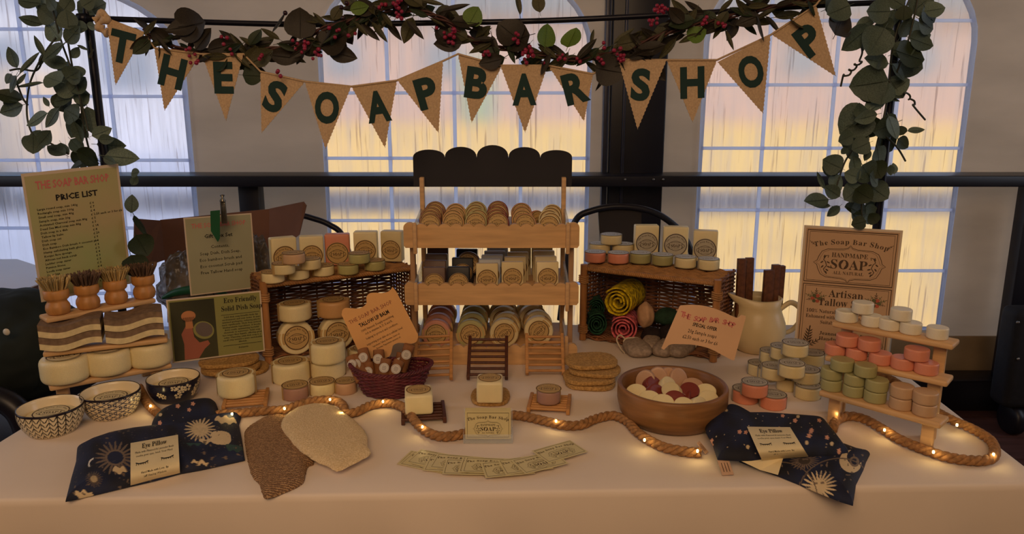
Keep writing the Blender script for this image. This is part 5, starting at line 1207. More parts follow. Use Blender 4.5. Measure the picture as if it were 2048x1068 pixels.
# ------------------------------------------------------------------ eye pillows
fab = mat('celestial_fabric', '#ffffff', .75, .08, 60, attr='paint', bump=.15, bscale=300)
c_nv = np.array(lin('#12131f')); c_nv2 = np.array(lin('#1b2340')); c_cr = np.array(lin('#d8bf94')); c_tn = np.array(lin('#7a6756')); c_gn = np.array(lin('#2f4c46')); c_pk = np.array(lin('#d59a7c')); c_wh = np.array(lin('#dcd6cc'))
def nz(x, y, s=1, o=0): return noise.noise(Vector((x / s, y / s, o)))
def sun_(x, y, cx, cy, r0, r1, n=22, asp=1.0):
    dx, dy = x - cx, (y - cy) / asp; r = math.hypot(dx, dy); a = math.atan2(dy, dx)
    if r < r0: return 1
    if r < r1 and (math.cos(a * n) * .5 + .5) > (r - r0) / (r1 - r0) * .95 + .05: return 2
    return 0
def paintL(x, y):
    c = c_nv + (c_nv2 - c_nv) * max(0, min(1, .5 + nz(x, y, 30)))
    for (cx, cy, r0, r1, a, b) in [(401, 868, 16, 32, c_cr, c_cr), (232, 925, 18, 42, c_nv2, c_tn), (189, 966, 7, 18, c_cr * .7, c_tn * .7)]:
        s = sun_(x, y, cx, cy, r0, r1, 20, .8)
        if s == 1: c = a * (.9 + .15 * nz(x, y, 5))
        if s == 2: c = b * .9
    if abs(math.hypot(x - 232, (y - 925) / .8) - 18) < 2: c = c_tn
    if (abs(x - 442) / 21) ** 2.6 + (abs(y - 884) / 14) ** 2.6 < 1: c = c_cr * 1.02
    for (cx, cy, w_, h_) in [(452, 847, 22, 7), (412, 892, 11, 5), (240, 949, 14, 6), (168, 992, 18, 6), (400, 930, 18, 3)]:
        if ((x - cx) / w_) ** 2 + ((y - cy - 2 * math.sin(x * .4)) / h_) ** 2 < 1: c = c_cr * .95
    for (cx, cy, w_, h_) in [(390, 893, 24, 7), (470, 900, 18, 9), (455, 886, 20, 6)]:
        if ((x - cx) / w_) ** 2 + ((y - cy - 2 * math.sin(x * .4)) / h_) ** 2 < 1 and abs(y - 884) > 12: c = c_gn
    if abs(math.hypot(x - 190, y - 937) - 11) < 1.6 and x < 188 and y < 942: c = c_wh
    if nz(x, y, 7, 5) > .45 and nz(x, y, 40, 9) > .05: c = c_tn * .8
    if nz(x, y, 2.2, 3) > .62: c = c_tn
    return c
def paintS(seed):
    rr = random.Random(seed); st = [(rr.uniform(290, 1740), rr.uniform(800, 1015), rr.uniform(1.5, 5)) for _ in range(900)]
    grid_ = {}
    for s in st: grid_.setdefault((int(s[0] // 20), int(s[1] // 20)), []).append(s)
    def f(x, y):
        c = c_nv + (c_nv2 - c_nv) * max(0, min(1, .4 + nz(x, y, 25, seed)))
        for i in (-1, 0, 1):
            for j in (-1, 0, 1):
                for sx, sy, r in grid_.get((int(x // 20) + i, int(y // 20) + j), []):
                    dx, dy = x - sx, y - sy; d = math.hypot(dx, dy)
                    if r > 4.3:
                        if d < r * (.55 + .45 * abs(math.cos(math.atan2(dy, dx) * 2.5))): return c_pk
                    elif r > 3.8:
                        if d < r * .8: return c_cr * .9
                    elif d < r * .32: return c_cr * .8
        return c
    return f
def paintR(x, y):
    c = c_nv + (c_nv2 - c_nv) * max(0, min(1, .5 + nz(x, y, 30, 4)))
    s = sun_(x, y, 1637, 978, 15, 36, 22, .8)
    if s: c = c_cr * (1 if s == 2 else .95)
    if s == 1 and (abs(y - 972) < 1.5) and (abs(x - 1631) < 4 or abs(x - 1644) < 4): c = c_tn
    s = sun_(x, y, 1608, 930, 12, 30, 24, .6)
    if s: c = c_tn * (1 if s == 2 else .3)
    if math.hypot(x - 1700, (y - 930)) < 22 and math.hypot(x - 1708, y - 922) > 15: c = c_cr * .95
    if abs(math.hypot(x - 1708, y - 930) - 8) < 2: c = c_tn
    if abs(math.hypot(x - 1560, y - 1010) - 78) < 1.0 or abs(math.hypot(x - 1680, y - 1020) - 95) < 1.2: c = c_tn * .8
    if nz(x, y, 6, 8) > .48: c = c_tn
    return c
puff('eye_pillow', [(303, 856), (318, 838), (345, 826), (370, 819), (385, 816), (430, 812), (437, 832), (436, 850), (400, 868), (350, 876), (310, 876)], TZ + .001, .030, fab, 'dark starry eye pillow mostly hidden under the left banded eye pillow', 'eye pillow', 'celestial eye pillows', n=240, K=70, paint=paintS(2))
pA = [(131, 1004), (142, 960), (152, 925), (154, 899), (175, 888), (210, 876), (261, 866), (310, 860), (360, 856), (420, 840), (462, 833), (484, 831), (478, 850), (484, 880), (490, 921), (450, 930), (400, 941), (360, 948), (310, 962), (262, 973), (200, 988)]
pl1 = puff('eye_pillow', pA, TZ + .002, .024, fab, 'navy celestial eye pillow with yellow paper band at the left front of the cloth', 'eye pillow', 'celestial eye pillows', n=420, K=110, paint=paintL, sharp=True)
def band(pil, quad, zl, sag, txtquad=True, seed=0):
    """paper band wrapped over the pillow: quad px TL,TR,BR,BL"""
    N = 24; tl, tr, br, bl = quad; m = MB(); vs = []
    for i in range(N + 1):
        t = i / N; h = zl + sag * (1 - abs(2 * t - 1) ** 3.2)
        a = (tl[0] + (bl[0] - tl[0]) * t, tl[1] + (bl[1] - tl[1]) * t); b = (tr[0] + (br[0] - tr[0]) * t, tr[1] + (br[1] - tr[1]) * t)
        vs += [pz(a[0], a[1], h), pz(b[0], b[1], h)]
    o = pil.location
    m.add([v - o for v in vs], [(2 * i + 2, 2 * i + 3, 2 * i + 1, 2 * i) for i in range(N)], 0, True)
    def S(x, y):   # band coords: x 0..1 across, y 0..1 down -> 3d
        t = min(max(y, 0), 1); h = zl + sag * (1 - abs(2 * t - 1) ** 3.2)
        a = (tl[0] + (bl[0] - tl[0]) * t, tl[1] + (bl[1] - tl[1]) * t); b = (tr[0] + (br[0] - tr[0]) * t, tr[1] + (br[1] - tr[1]) * t)
        return pz(a[0] + (b[0] - a[0]) * x, a[1] + (b[1] - a[1]) * x, h) - o + Vector((0, -.0003, .0006))
    g = m.build('paper_band', paper_cream, pil)
    p = MB()
    def tx(t, x, y, size, serf=False, wmax=None, off=0):
        q = MB(); q.text(t, 0, 0, size, 0, 0, off=off, serf=serf, wmax=wmax); p.add([S(x + v[0], y - v[1]) for v in q.v], q.f, 0, False)
    tx('Eye Pillow', .5, .335, .13, True, .52)
    tx('Made with Flaxseed & Lavender Buds', .5, .42, .055, False, .8); tx('soothe your eyes, head. Your Mind.', .5, .49, .055, False, .76)
    tx('Hand Made with Love  By', .5, .83, .06, False, .56, .01); tx('Jeff Healing Wisdom', .5, .91, .06, False, .46, .01)
    q = MB(); twig(q, .5, -.17, .12, 90, 0, 0, 4); twig(q, .5, -.17, .10, 60, 0, 0, 4); twig(q, .5, -.17, .10, 120, 0, 0, 4)
    for s in (-1, 1):
        cx = .5 + s * .26; q.stroke([(cx - .13, -.60), (cx - .06, -.625), (cx + .06, -.625), (cx + .13, -.60)], .018, 0, 0)
        for k in range(6): xx = cx - .11 + k * .044; q.stroke([(xx, -.615), (xx - .01 + k * .004, -.655)], .010, 0, 0)
    p.add([S(v[0], -v[1]) for v in q.v], q.f, 0, False)
    p.build('print', ink_black, g)
band(pl1, [(261, 866), (355, 851), (360, 946), (261, 971)], TZ + .004, .028)
pB = [(1478, 924), (1524, 915), (1618, 905), (1693, 895), (1720, 905), (1740, 909), (1732, 925), (1727, 940), (1712, 970), (1706, 1012), (1680, 1004), (1640, 988), (1600, 971), (1556, 953), (1515, 938)]
pl2 = puff('eye_pillow', pB, TZ + .001, .020, fab, 'navy eye pillow with sun face under the starry one at the right front', 'eye pillow', 'celestial eye pillows', n=360, K=90, paint=paintR, sharp=True)
# cream band of the lower pillow peeks out
m = MB(); qd = [pz(1478, 920, TZ + .022), pz(1566, 917, TZ + .026), pz(1556, 950, TZ + .013), pz(1520, 940, TZ + .008)]
m.add([v - pl2.location for v in qd], [(0, 1, 2, 3)]); m.build('paper_band', paper_cream, pl2)
pC = [(1406, 838), (1425, 836), (1452, 818), (1464, 836), (1488, 838), (1530, 838), (1572, 841), (1615, 844), (1652, 847), (1672, 872), (1697, 905), (1660, 912), (1618, 914), (1570, 918), (1524, 922), (1480, 922), (1435, 920), (1425, 890), (1412, 866)]
pl3 = puff('eye_pillow', pC, TZ + .021, .026, fab, 'dark starry eye pillow with cream paper band on top at the right front', 'eye pillow', 'celestial eye pillows', n=420, K=100, paint=paintS(5), sharp=True)
band(pl3, [(1487, 838), (1572, 841), (1617, 913), (1524, 921)], TZ + .024, .030)
tagm = mat('woven_tag', '#cfa98a', .8, .1, 60)
for k, (x0, y0, x1, y1, w_) in enumerate([(1396, 884, 1414, 906, 12), (1446, 920, 1456, 950, 24)]):
    a = pz(x0, y0, TZ + .020); b = pz(x1, y1, TZ + .004); v = b - a; wm_ = w_ * depth(a) / F
    t = MB(); t.box((0, 0, 0), (wm_, v.length, .0012), 0); 
    for i in range(3): t.box((wm_ * (-.25 + .25 * i), 0, .0008), (wm_ * .05, v.length * .6, .0003), 1)
    t.build('fabric_tag', [tagm, ink], pl3, frame((a + b) / 2 - pl3.location, v.cross(Vector((0, 0, 1))), v))
# ------------------------------------------------------------------ poles, crossbar
polem = mat('black_metal_pole', '#191a28', .35, .1, 10, metal=.3)
LPX, RPX, PY_ = -.9276, .8467, 1.72
zL = pY(165, 36, PY_).z; zR = pY(1797, 5, PY_).z
st = empty('over_table_stand', (0, PY_, TZ), 'black metal over-table rod stand carrying the bunting and garlands', 'stand')
for X, zt in ((LPX, 1.80), (RPX, 1.66)):
    MB().tube([(X, 0, .003), (X, 0, zt - TZ)], .0095, 14).build('pole', polem, st)
    MB().box((X, 0, .006), (.05, .06, .010), bev=.003).build('clamp_foot', polem, st)
xb = catmull([pY(x, y, PY_ - .012) - Vector((0, PY_, TZ)) for x, y in [(165, 36), (400, 44), (620, 49), (850, 46), (1100, 41), (1400, 26), (1650, 10), (1797, 4)]], 6)
MB().tube(xb, .0062, 10).build('crossbar', polem, st)
for s, p in ((0, xb[0]), (1, xb[-1])): MB().lathe([(0, -.012), (.010, -.010), (.010, .010), (0, .012)], 12, M=T(p) @ R(90, 'Y')).build('end_cap', polem, st)
# ------------------------------------------------------------------ bunting
Yb = 1.655
fl14 = [('T', (213, 38), (289, 66), (231, 170)), ('H', (309, 96), (401, 108), (329, 221)), ('E', (403, 106), (487, 108), (452, 242)), ('S', (521, 143), (610, 163), (523, 266)), ('O', (610, 165), (702, 174), (651, 298)), ('A', (703, 173), (794, 161), (770, 296)), ('P', (795, 161), (886, 122), (877, 266)),
        ('B', (916, 108), (1002, 136), (943, 246)), ('A', (1000, 129), (1095, 132), (1050, 266)), ('R', (1097, 131), (1186, 148), (1168, 243)), ('S', (1236, 118), (1333, 120), (1275, 259)), ('H', (1334, 122), (1434, 120), (1385, 245)), ('O', (1435, 124), (1541, 70), (1526, 227)), ('P', (1542, 68), (1632, 10), (1672, 153))]
o0 = pY(213, 38, Yb); bn = empty('bunting', o0, 'burlap bunting with dark green letters spelling out the shop name', 'bunting')
for i, (ch, tl, tr, tip) in enumerate(fl14):
    yo = (.004 if i % 2 else -.002); A = pY(*tl, Yb + yo); B = pY(*tr, Yb + yo); C_ = pY(*tip, Yb + yo - .006)
    mid = (A + B) / 2; v = (mid - C_); u = (B - A); Hh = v.length; Ww = u.length
    vn_ = v.normalized(); un = Vector((vn_.z, 0, -vn_.x)); M = frame(C_, un, vn_)
    loc = lambda p: ((p - C_).dot(un), (p - C_).dot(vn_))
    a, b = loc(A), loc(B); poly = []
    def edge(p, q, n, amp):
        for k in range(n): t = k / n; dx, dy = q[0] - p[0], q[1] - p[1]; l = math.hypot(dx, dy); s = amp * (1 if k % 2 else -1); poly.append((p[0] + dx * t - dy / l * s, p[1] + dy * t + dx / l * s))
    edge((0, 0), b, 36, .0007); edge(b, a, 4, 0); edge(a, (0, 0), 36, .0007)
    fo = MB().prism(poly, -.0008, .0008).build('flag', burlap, bn, T(-o0) @ M)
    hem = MB().stroke([((a[0] * .97 + b[0] * .03), a[1] - .006), ((b[0] * .97 + a[0] * .03), b[1] - .006)], .010, .0010); hem.build('hem', burlap, fo)
    lt = MB(); v_, f_, x0, x1 = text_geo(ch, .045, 4, 0, False); sz = .062 / .72; 
    cx_ = (a[0] + b[0]) / 2 * .70; lt.text(ch, cx_, Hh * .62 - .026, sz, .0016, 0, off=.045, res=4, wmax=.052)
    lt.build('letter', letter_felt, fo)
strp = [pY(x, y, Yb + .002) - o0 for x, y in [(190, 45), (213, 37), (289, 66), (309, 96), (401, 108), (487, 108), (521, 143), (610, 163), (703, 173), (794, 161), (886, 122), (916, 108), (1000, 131), (1096, 131), (1186, 148), (1235, 118), (1333, 120), (1434, 120), (1541, 70), (1632, 10), (1640, 0)]]
MB().tube(strp, .0022, 6).build('string', burlap, bn)
kn = catmull([pY(x, y, Yb - .004) - o0 for x, y in [(190, 40), (205, 28), (214, 36), (198, 48), (206, 62), (216, 66)]], 5)
MB().tube(kn, .007, 8, rr=[.008 * (1 - .4 * math.sin(i)) for i in range(len(kn))]).build('knotted_end', burlap, bn)
# ------------------------------------------------------------------ leaves
def leafmat(nm, c, c2): return mat(nm, c, .45, .1, 30, col2=c2, transl=.25, bump=.3, bscale=80)
lf = {'euc': leafmat('eucalyptus_leaf', '#5f6f60', '#3d4b40'), 'euc2': leafmat('eucalyptus_leaf_pale', '#7b8c7a', '#55655a'), 'mag': leafmat('magnolia_leaf', '#3a3328', '#2a251f'), 'mag2': leafmat('olive_leaf', '#5a5636', '#3a3826'), 'bright': leafmat('bright_green_leaf', '#6f8a3a', '#55702e'), 'dk': leafmat('dark_green_leaf', '#37442c', '#28311f')}
def leaf_mesh(kind, m):
    """leaf in local xy: base at origin, tip at +y, length 1"""
    v = []; f = []; n = 8
    wid = {'round': .52, 'oval': .34, 'lance': .15, 'broad': .30}[kind]
    for i in range(n + 1):
        t = i / n
        w_ = wid * (math.sin(math.pi * t ** (.75 if kind == 'round' else .85)) ** (.62 if kind == 'round' else .8)) if 0 < t < 1 else .004
        zc = -.10 * math.sin(math.pi * t) - .12 * t * t
        for s, zz in ((-1, .12), (-.5, .05), (0, 0), (.5, .05), (1, .12)): v.append((w_ * s, t, zc + zz * w_ / wid * .8))
    for i in range(n):
        for j in range(4): a = i * 5 + j; f.append((a, a + 1, a + 6, a + 5))
    mb = MB().add(v, f, 0, True); mb.tube([(0, -.18, .02), (0, 0, 0), (0, .9, -.13)], .012, 4)
    return mb.mesh('leaf', m)
LFM = {(k, c): leaf_mesh(k, lf[c]) for k in ('round', 'oval', 'lance', 'broad') for c in lf}
def leaf(par, o, p, L_, ang, kind, c, rr, face=35):
    """ang = direction of the tip in the xz plane (deg, 0 = right, 90 = up)"""
    a = math.radians(ang); d = Vector((math.cos(a), rr.uniform(-.35, .35), math.sin(a))).normalized()
    nrm = Vector((rr.uniform(-.5, .5), -1, rr.uniform(-.1, .6) + 0)).normalized(); u = d.cross(nrm); M = frame(p - o, u, d)
    put(LFM[(kind, c)], 'leaf', par, M @ R(rr.uniform(-face, face), 'Y') @ Matrix.Scale(L_, 4))
vine_m = mat('vine_stem', '#3d4034', .6, .1, 20)
def vine(name, stems, extra, lab, seed, Y0):
    rr = random.Random(seed); o = pY(*stems[0][0], Y0); e = empty(name, o, lab, 'garland')
    for st_ in stems:
        pts = catmull([pY(x, y, Y0 + rr.uniform(-.02, .02)) - o for x, y in st_], 6); MB().tube(pts, .0022, 5).build('stem', vine_m, e)
    for x, y, L_, ang, kd, c in extra:
        p = pY(x, y, Y0 + rr.uniform(-.045, .02)); k = depth(p) / F; leaf(e, o, p, L_ * k * 1.16, ang, kd, c, rr)
    return e, o, rr
def zz(x, y): return (x / 3.05, y / 3.05)   # crop 0,0,300,350 scale 3.05
Lf = []
for x0, y0, x1, y1, kd, c in [(250, 20, 140, -5, 'round', 'euc'), (290, 50, 230, 0, 'round', 'euc2'), (340, 60, 300, 0, 'round', 'euc'), (335, 130, 260, 55, 'round', 'euc'), (380, 120, 330, 30, 'round', 'euc'), (390, 60, 440, 0, 'round', 'euc'), (470, 60, 575, 80, 'round', 'euc2'), (560, 60, 640, 25, 'round', 'euc'), (500, 40, 560, 0, 'round', 'euc'),
                          (265, 150, 160, 105, 'oval', 'euc'), (370, 250, 265, 140, 'oval', 'euc2'), (420, 180, 415, 80, 'round', 'euc'), (400, 260, 500, 180, 'oval', 'euc'), (440, 160, 520, 170, 'round', 'euc'), (530, 150, 590, 170, 'oval', 'euc2'), (390, 265, 275, 345, 'oval', 'euc'), (270, 345, 235, 235, 'lance', 'euc'), (105, 415, 75, 310, 'oval', 'euc'), (120, 450, 205, 325, 'lance', 'euc'),
                          (100, 460, 55, 545, 'round', 'euc'), (70, 450, 40, 500, 'round', 'euc'), (100, 520, 145, 455, 'lance', 'euc2'), (265, 505, 130, 515, 'lance', 'euc'), (135, 610, 0, 560, 'broad', 'dk'), (140, 640, 0, 680, 'broad', 'euc'), (100, 620, 20, 600, 'round', 'dk'), (240, 400, 300, 330, 'lance', 'euc'), (410, 390, 300, 370, 'oval', 'euc2'), (440, 430, 330, 400, 'oval', 'euc'), (375, 500, 265, 460, 'round', 'euc2'), (440, 355, 480, 300, 'oval', 'euc2'), (470, 275, 520, 300, 'lance', 'euc'),
                          (400, 480, 490, 440, 'round', 'euc'), (480, 560, 370, 480, 'round', 'euc2'), (490, 480, 450, 410, 'round', 'euc'), (430, 560, 500, 480, 'round', 'euc'), (445, 600, 545, 580, 'round', 'euc'), (330, 620, 430, 590, 'round', 'euc'), (360, 560, 385, 665, 'round', 'dk'), (470, 580, 530, 620, 'round', 'euc2'), (290, 690, 170, 745, 'oval', 'euc2'), (360, 660, 275, 755, 'broad', 'euc'), (300, 650, 280, 600, 'oval', 'euc2'),
                          (400, 670, 450, 770, 'oval', 'euc'), (480, 720, 380, 670, 'round', 'euc'), (500, 690, 400, 830, 'broad', 'euc2'), (530, 650, 560, 790, 'broad', 'euc'), (450, 740, 455, 860, 'broad', 'euc'), (200, 820, 190, 920, 'round', 'euc'), (220, 900, 260, 810, 'round', 'euc2'), (240, 880, 325, 810, 'oval', 'euc'), (370, 870, 380, 940, 'round', 'euc2'), (430, 850, 480, 920, 'round', 'euc'), (400, 945, 300, 890, 'oval', 'euc'), (560, 830, 655, 790, 'oval', 'euc2'), (540, 840, 500, 790, 'oval', 'euc'), (590, 880, 725, 895, 'oval', 'euc'), (600, 850, 680, 850, 'oval', 'euc'),
                          (640, 950, 805, 960, 'broad', 'euc2'), (630, 960, 700, 990, 'broad', 'euc'), (600, 980, 490, 940, 'round', 'dk'), (520, 970, 420, 985, 'round', 'dk'), (500, 1000, 400, 1030, 'oval', 'dk'), (600, 1000, 520, 1010, 'round', 'dk'), (800, 1060, 850, 1045, 'round', 'euc'), (805, 1130, 840, 1080, 'oval', 'euc'), (800, 1300, 800, 1200, 'oval', 'euc')]:
    a, b = zz(x0, y0), zz(x1, y1); Lf.append((a[0], a[1], math.hypot(a[0] - b[0], a[1] - b[1]) * 1.02, math.degrees(math.atan2(a[1] - b[1], b[0] - a[0])), kd, c))
for x, y in [(272, 470), (268, 430), (262, 510)]: Lf.append((x, y, 42, -70, 'round', 'dk'))
vine('eucalyptus_vine', [[zz(300, -20), zz(330, 90), zz(370, 240), zz(420, 380), zz(480, 560), zz(510, 760), zz(550, 930), zz(600, 1000)], [zz(380, -20), zz(400, 150), zz(440, 400), zz(500, 640), zz(540, 800)], [zz(340, 230), zz(250, 360), zz(180, 520), zz(165, 700), zz(200, 820), zz(260, 860)], [zz(100, 500), zz(140, 600), zz(170, 640)], [zz(190, 820), zz(300, 870), zz(420, 940)], [zz(60, 430), zz(120, 420), zz(220, 430), zz(260, 370)], [zz(545, 250), zz(560, 330), zz(545, 350), zz(570, 300), zz(560, 350)]], Lf, 'trailing green eucalyptus vine on the left pole', 4, 1.70)
def z4(x, y): return (1500 + x / 2.67, y / 2.67)
Rf = []
for x0, y0, x1, y1, kd, c in [(860, 70, 940, -10, 'round', 'euc'), (930, 60, 1015, 40, 'round', 'euc2'), (930, 30, 1000, 100, 'round', 'euc'), (820, 30, 760, -20, 'round', 'euc'), (750, 60, 640, 60, 'round', 'euc'), (770, 50, 760, 140, 'round', 'euc2'), (820, 110, 820, 40, 'round', 'dk'), (900, 100, 1000, 140, 'round', 'euc'), (830, 160, 960, 170, 'round', 'euc2'), (850, 200, 960, 230, 'round', 'euc'), (800, 200, 840, 110, 'round', 'euc'), (700, 100, 740, 180, 'round', 'euc'), (640, 140, 520, 250, 'oval', 'euc'), (660, 100, 580, 140, 'oval', 'euc2'), (720, 150, 640, 270, 'round', 'euc'), (760, 230, 660, 190, 'round', 'euc'), (600, 210, 620, 260, 'round', 'euc'), (740, 340, 620, 310, 'oval', 'euc2'), (780, 270, 920, 300, 'round', 'dk'), (790, 330, 900, 360, 'round', 'euc'), (760, 290, 850, 240, 'round', 'euc'), (760, 340, 820, 410, 'round', 'euc'), (720, 300, 700, 360, 'oval', 'euc'),
                          (740, 430, 580, 460, 'round', 'euc'), (700, 520, 600, 440, 'round', 'dk'), (740, 480, 820, 430, 'round', 'euc2'), (730, 500, 640, 580, 'broad', 'euc2'), (700, 560, 700, 450, 'round', 'euc'), (730, 520, 790, 535, 'lance', 'euc'), (760, 440, 810, 510, 'round', 'euc'), (600, 640, 565, 565, 'oval', 'euc'), (680, 610, 580, 640, 'oval', 'euc2'), (640, 590, 510, 690, 'round', 'euc'), (700, 640, 600, 720, 'round', 'dk'), (790, 650, 680, 700, 'round', 'euc'), (740, 620, 790, 720, 'round', 'euc2'), (600, 680, 530, 780, 'round', 'euc'), (550, 720, 485, 750, 'round', 'euc'), (840, 700, 910, 685, 'oval', 'euc2'), (820, 720, 800, 680, 'round', 'dk'), (790, 740, 840, 780, 'round', 'dk'), (700, 720, 790, 800, 'round', 'dk'), (640, 760, 560, 790, 'round', 'euc'), (520, 790, 500, 820, 'round', 'euc'), (680, 780, 720, 880, 'round', 'euc'), (640, 800, 620, 850, 'oval', 'euc'), (580, 850, 520, 810, 'broad', 'euc2'), (550, 830, 590, 930, 'broad', 'euc2'), (490, 900, 405, 860, 'round', 'euc'), (450, 860, 440, 940, 'round', 'euc'), (590, 950, 520, 930, 'round', 'euc2'), (600, 880, 680, 960, 'round', 'euc'), (640, 930, 700, 980, 'round', 'euc'), (770, 930, 760, 880, 'oval', 'euc2'), (660, 860, 700, 940, 'round', 'dk'),
                          (400, 1010, 355, 935, 'lance', 'euc'), (430, 1010, 490, 950, 'round', 'euc2'), (480, 1050, 400, 1000, 'oval', 'euc'), (600, 990, 530, 1060, 'round', 'euc'), (640, 990, 720, 1050, 'round', 'euc'), (420, 1065, 300, 1060, 'oval', 'euc'), (560, 1010, 640, 1060, 'round', 'dk'), (680, 1060, 640, 1110, 'round', 'euc'), (600, 1120, 520, 1100, 'round', 'dk'), (540, 1110, 640, 1150, 'round', 'dk'), (600, 1150, 690, 1140, 'round', 'euc'), (480, 1100, 430, 1150, 'oval', 'euc'), (620, 1180, 560, 1200, 'round', 'dk'), (430, 1100, 330, 1090, 'lance', 'euc'), (680, 1190, 640, 1150, 'round', 'dk'), (750, 880, 760, 930, 'oval', 'euc')]:
    a, b = z4(x0, y0), z4(x1, y1); Rf.append((a[0], a[1], math.hypot(a[0] - b[0], a[1] - b[1]) * 1.02, math.degrees(math.atan2(a[1] - b[1], b[0] - a[0])), kd, c))
vine('eucalyptus_vine', [[z4(860, -20), z4(800, 120), z4(760, 260), z4(745, 440), z4(720, 600), z4(680, 760), z4(650, 900), z4(600, 1050), z4(600, 1180)], [z4(900, -20), z4(850, 200), z4(780, 400)], [z4(640, 650), z4(560, 780), z4(500, 880), z4(450, 1040)], [z4(690, 700), z4(780, 780), z4(830, 860)], [z4(590, 230), z4(600, 280), z4(585, 325)] + [z4(585 - 7 * k + 13 * math.cos(k * 1.5), 330 + 7 * k + 9 * math.sin(k * 1.5)) for k in range(12)] + [z4(485, 460)], [z4(820 + 6 * k + 10 * math.cos(k * 1.5), 480 + 8 * k + 8 * math.sin(k * 1.5)) for k in range(11)] + [z4(935, 640)]], Rf, 'trailing green eucalyptus vine on the right pole', 9, 1.69)
# ------------------------------------------------------------------ leafy garland with berries
gpth = [(286, 62), (330, 88), (400, 108), (470, 118), (530, 100), (590, 92), (640, 60), (700, 42), (760, 22), (830, 22), (890, 40), (940, 78), (1010, 98), (1080, 108), (1150, 118), (1220, 108), (1290, 84), (1350, 60), (1420, 44), (1500, 22), (1580, 8), (1640, -5)]
rr = random.Random(12); Yg2 = 1.672; o = pY(286, 62, Yg2); ge = empty('leafy_garland', o, 'dark leafy garland with red berries wound along the crossbar', 'garland')
gc = catmull([pY(x, y, Yg2 + .01 * math.sin(i * 1.7)) - o for i, (x, y) in enumerate(gpth)], 8)
for ph in range(3): MB().tube([p + Vector((0, .004 * math.sin(i * .5 + ph * 2), .004 * math.cos(i * .5 + ph * 2))) for i, p in enumerate(gc)], .0025, 5).build('stem', mat('garland_stem', '#4b2a24', .6, .1, 20), ge)
for i in range(262):
    t = rr.random() * (len(gpth) - 1); k = int(t); x = gpth[k][0] + (gpth[k + 1][0] - gpth[k][0]) * (t - k); y = gpth[k][1] + (gpth[k + 1][1] - gpth[k][1]) * (t - k)
    x += rr.gauss(0, 6); y += rr.gauss(0, 13); p = pY(x, y, Yg2 + rr.uniform(-.03, .03)); kk = depth(p) / F
    kd = rr.choice(['lance', 'lance', 'lance', 'oval', 'broad', 'lance']); L_ = {'lance': rr.uniform(36, 60), 'oval': rr.uniform(36, 56), 'broad': rr.uniform(38, 58)}[kd]
    c = rr.choice(['mag', 'mag2', 'mag2', 'mag', 'dk']); leaf(ge, o, p, L_ * kk, rr.choice([rr.uniform(-70, 60), rr.uniform(120, 250)]), kd, c, rr)
for x0, y0, L_, ang, kd, c in [(395, 48, 62, 190, 'broad', 'mag'), (350, 55, 66, 8, 'round', 'mag'), (600, 78, 60, 85, 'round', 'mag'), (640, 95, 62, 30, 'round', 'mag'), (655, 100, 60, -15, 'broad', 'mag'), (540, 110, 60, -5, 'broad', 'mag'), (700, 20, 40, 10, 'oval', 'bright'), (665, 40, 36, 60, 'oval', 'mag2'), (937, 50, 40, 60, 'round', 'bright'), (935, 78, 46, 150, 'oval', 'mag2'), (1040, 80, 60, 140, 'round', 'mag'), (1060, 70, 62, 190, 'round', 'mag'), (1090, 95, 46, 80, 'round', 'bright'), (1135, 95, 46, 70, 'round', 'bright'), (1240, 130, 60, 10, 'broad', 'mag'), (1190, 135, 62, -10, 'round', 'mag'), (1330, 90, 66, 190, 'broad', 'mag'), (1375, 78, 40, 30, 'round', 'bright'), (1180, 88, 34, 70, 'lance', 'mag2'), (455, 115, 44, 200, 'round', 'dk'), (485, 150, 40, 0, 'round', 'dk'), (500, 90, 40, 60, 'oval', 'dk'), (870, 60, 50, -40, 'broad', 'mag'), (1000, 100, 40, 200, 'oval', 'dk'), (1080, 25, 40, 100, 'oval', 'mag2'), (1650, 20, 60, 20, 'round', 'dk'), (1670, 70, 56, 60, 'round', 'mag'), (1700, 10, 50, 200, 'round', 'euc'), (1520, 30, 50, 200, 'broad', 'mag'), (1450, 60, 44, -60, 'lance', 'mag2'), (1040, 30, 50, 95, 'lance', 'mag2')]:
    p = pY(x0, y0, Yg2 - .02); leaf(ge, o, p, L_ * depth(p) / F, ang, kd, c, rr, 15)
berry = mat('red_berry', '#8f1f3e', .3, .1, 30); berd = mat('dark_berry', '#2a1420', .3, .1, 30)
bm_r = MB().lathe([(0, -1), (.5, -.87), (.87, -.5), (1, 0), (.87, .5), (.5, .87), (0, 1)], 12).mesh('berry', berry); bm_d = MB().lathe([(0, -1), (.5, -.87), (.87, -.5), (1, 0), (.87, .5), (.5, .87), (0, 1)], 12).mesh('berry', berd)
for x, y, n in [(380, 105, 4), (392, 122, 3), (453, 82, 3), (460, 100, 2), (520, 115, 3), (590, 90, 3), (609, 92, 6), (632, 106, 6), (556, 144, 3), (690, 12, 3), (655, 52, 2), (672, 66, 3), (703, 70, 2), (790, 8, 9), (800, 30, 6), (762, 12, 3), (880, 62, 3), (903, 64, 9), (910, 78, 4), (976, 108, 4), (1035, 75, 6), (1060, 104, 12), (1046, 112, 6), (1125, 116, 4), (1088, 124, 2), (1203, 120, 6), (1245, 118, 8), (1238, 105, 4), (1306, 45, 6), (1325, 15, 9), (1310, 18, 4), (1409, 38, 4), (1438, 48, 4), (1200, 88, 2), (1150, 120, 2)]:
    for k in range(n):
        p = pY(x + rr.gauss(0, 5.5), y + rr.gauss(0, 5.5), Yg2 - .035 + rr.uniform(-.01, .01)); r_ = rr.uniform(.0036, .0048)
        put(bm_r if rr.random() > .06 else bm_d, 'berry', ge, T(p - o) @ Matrix.Scale(r_, 4))
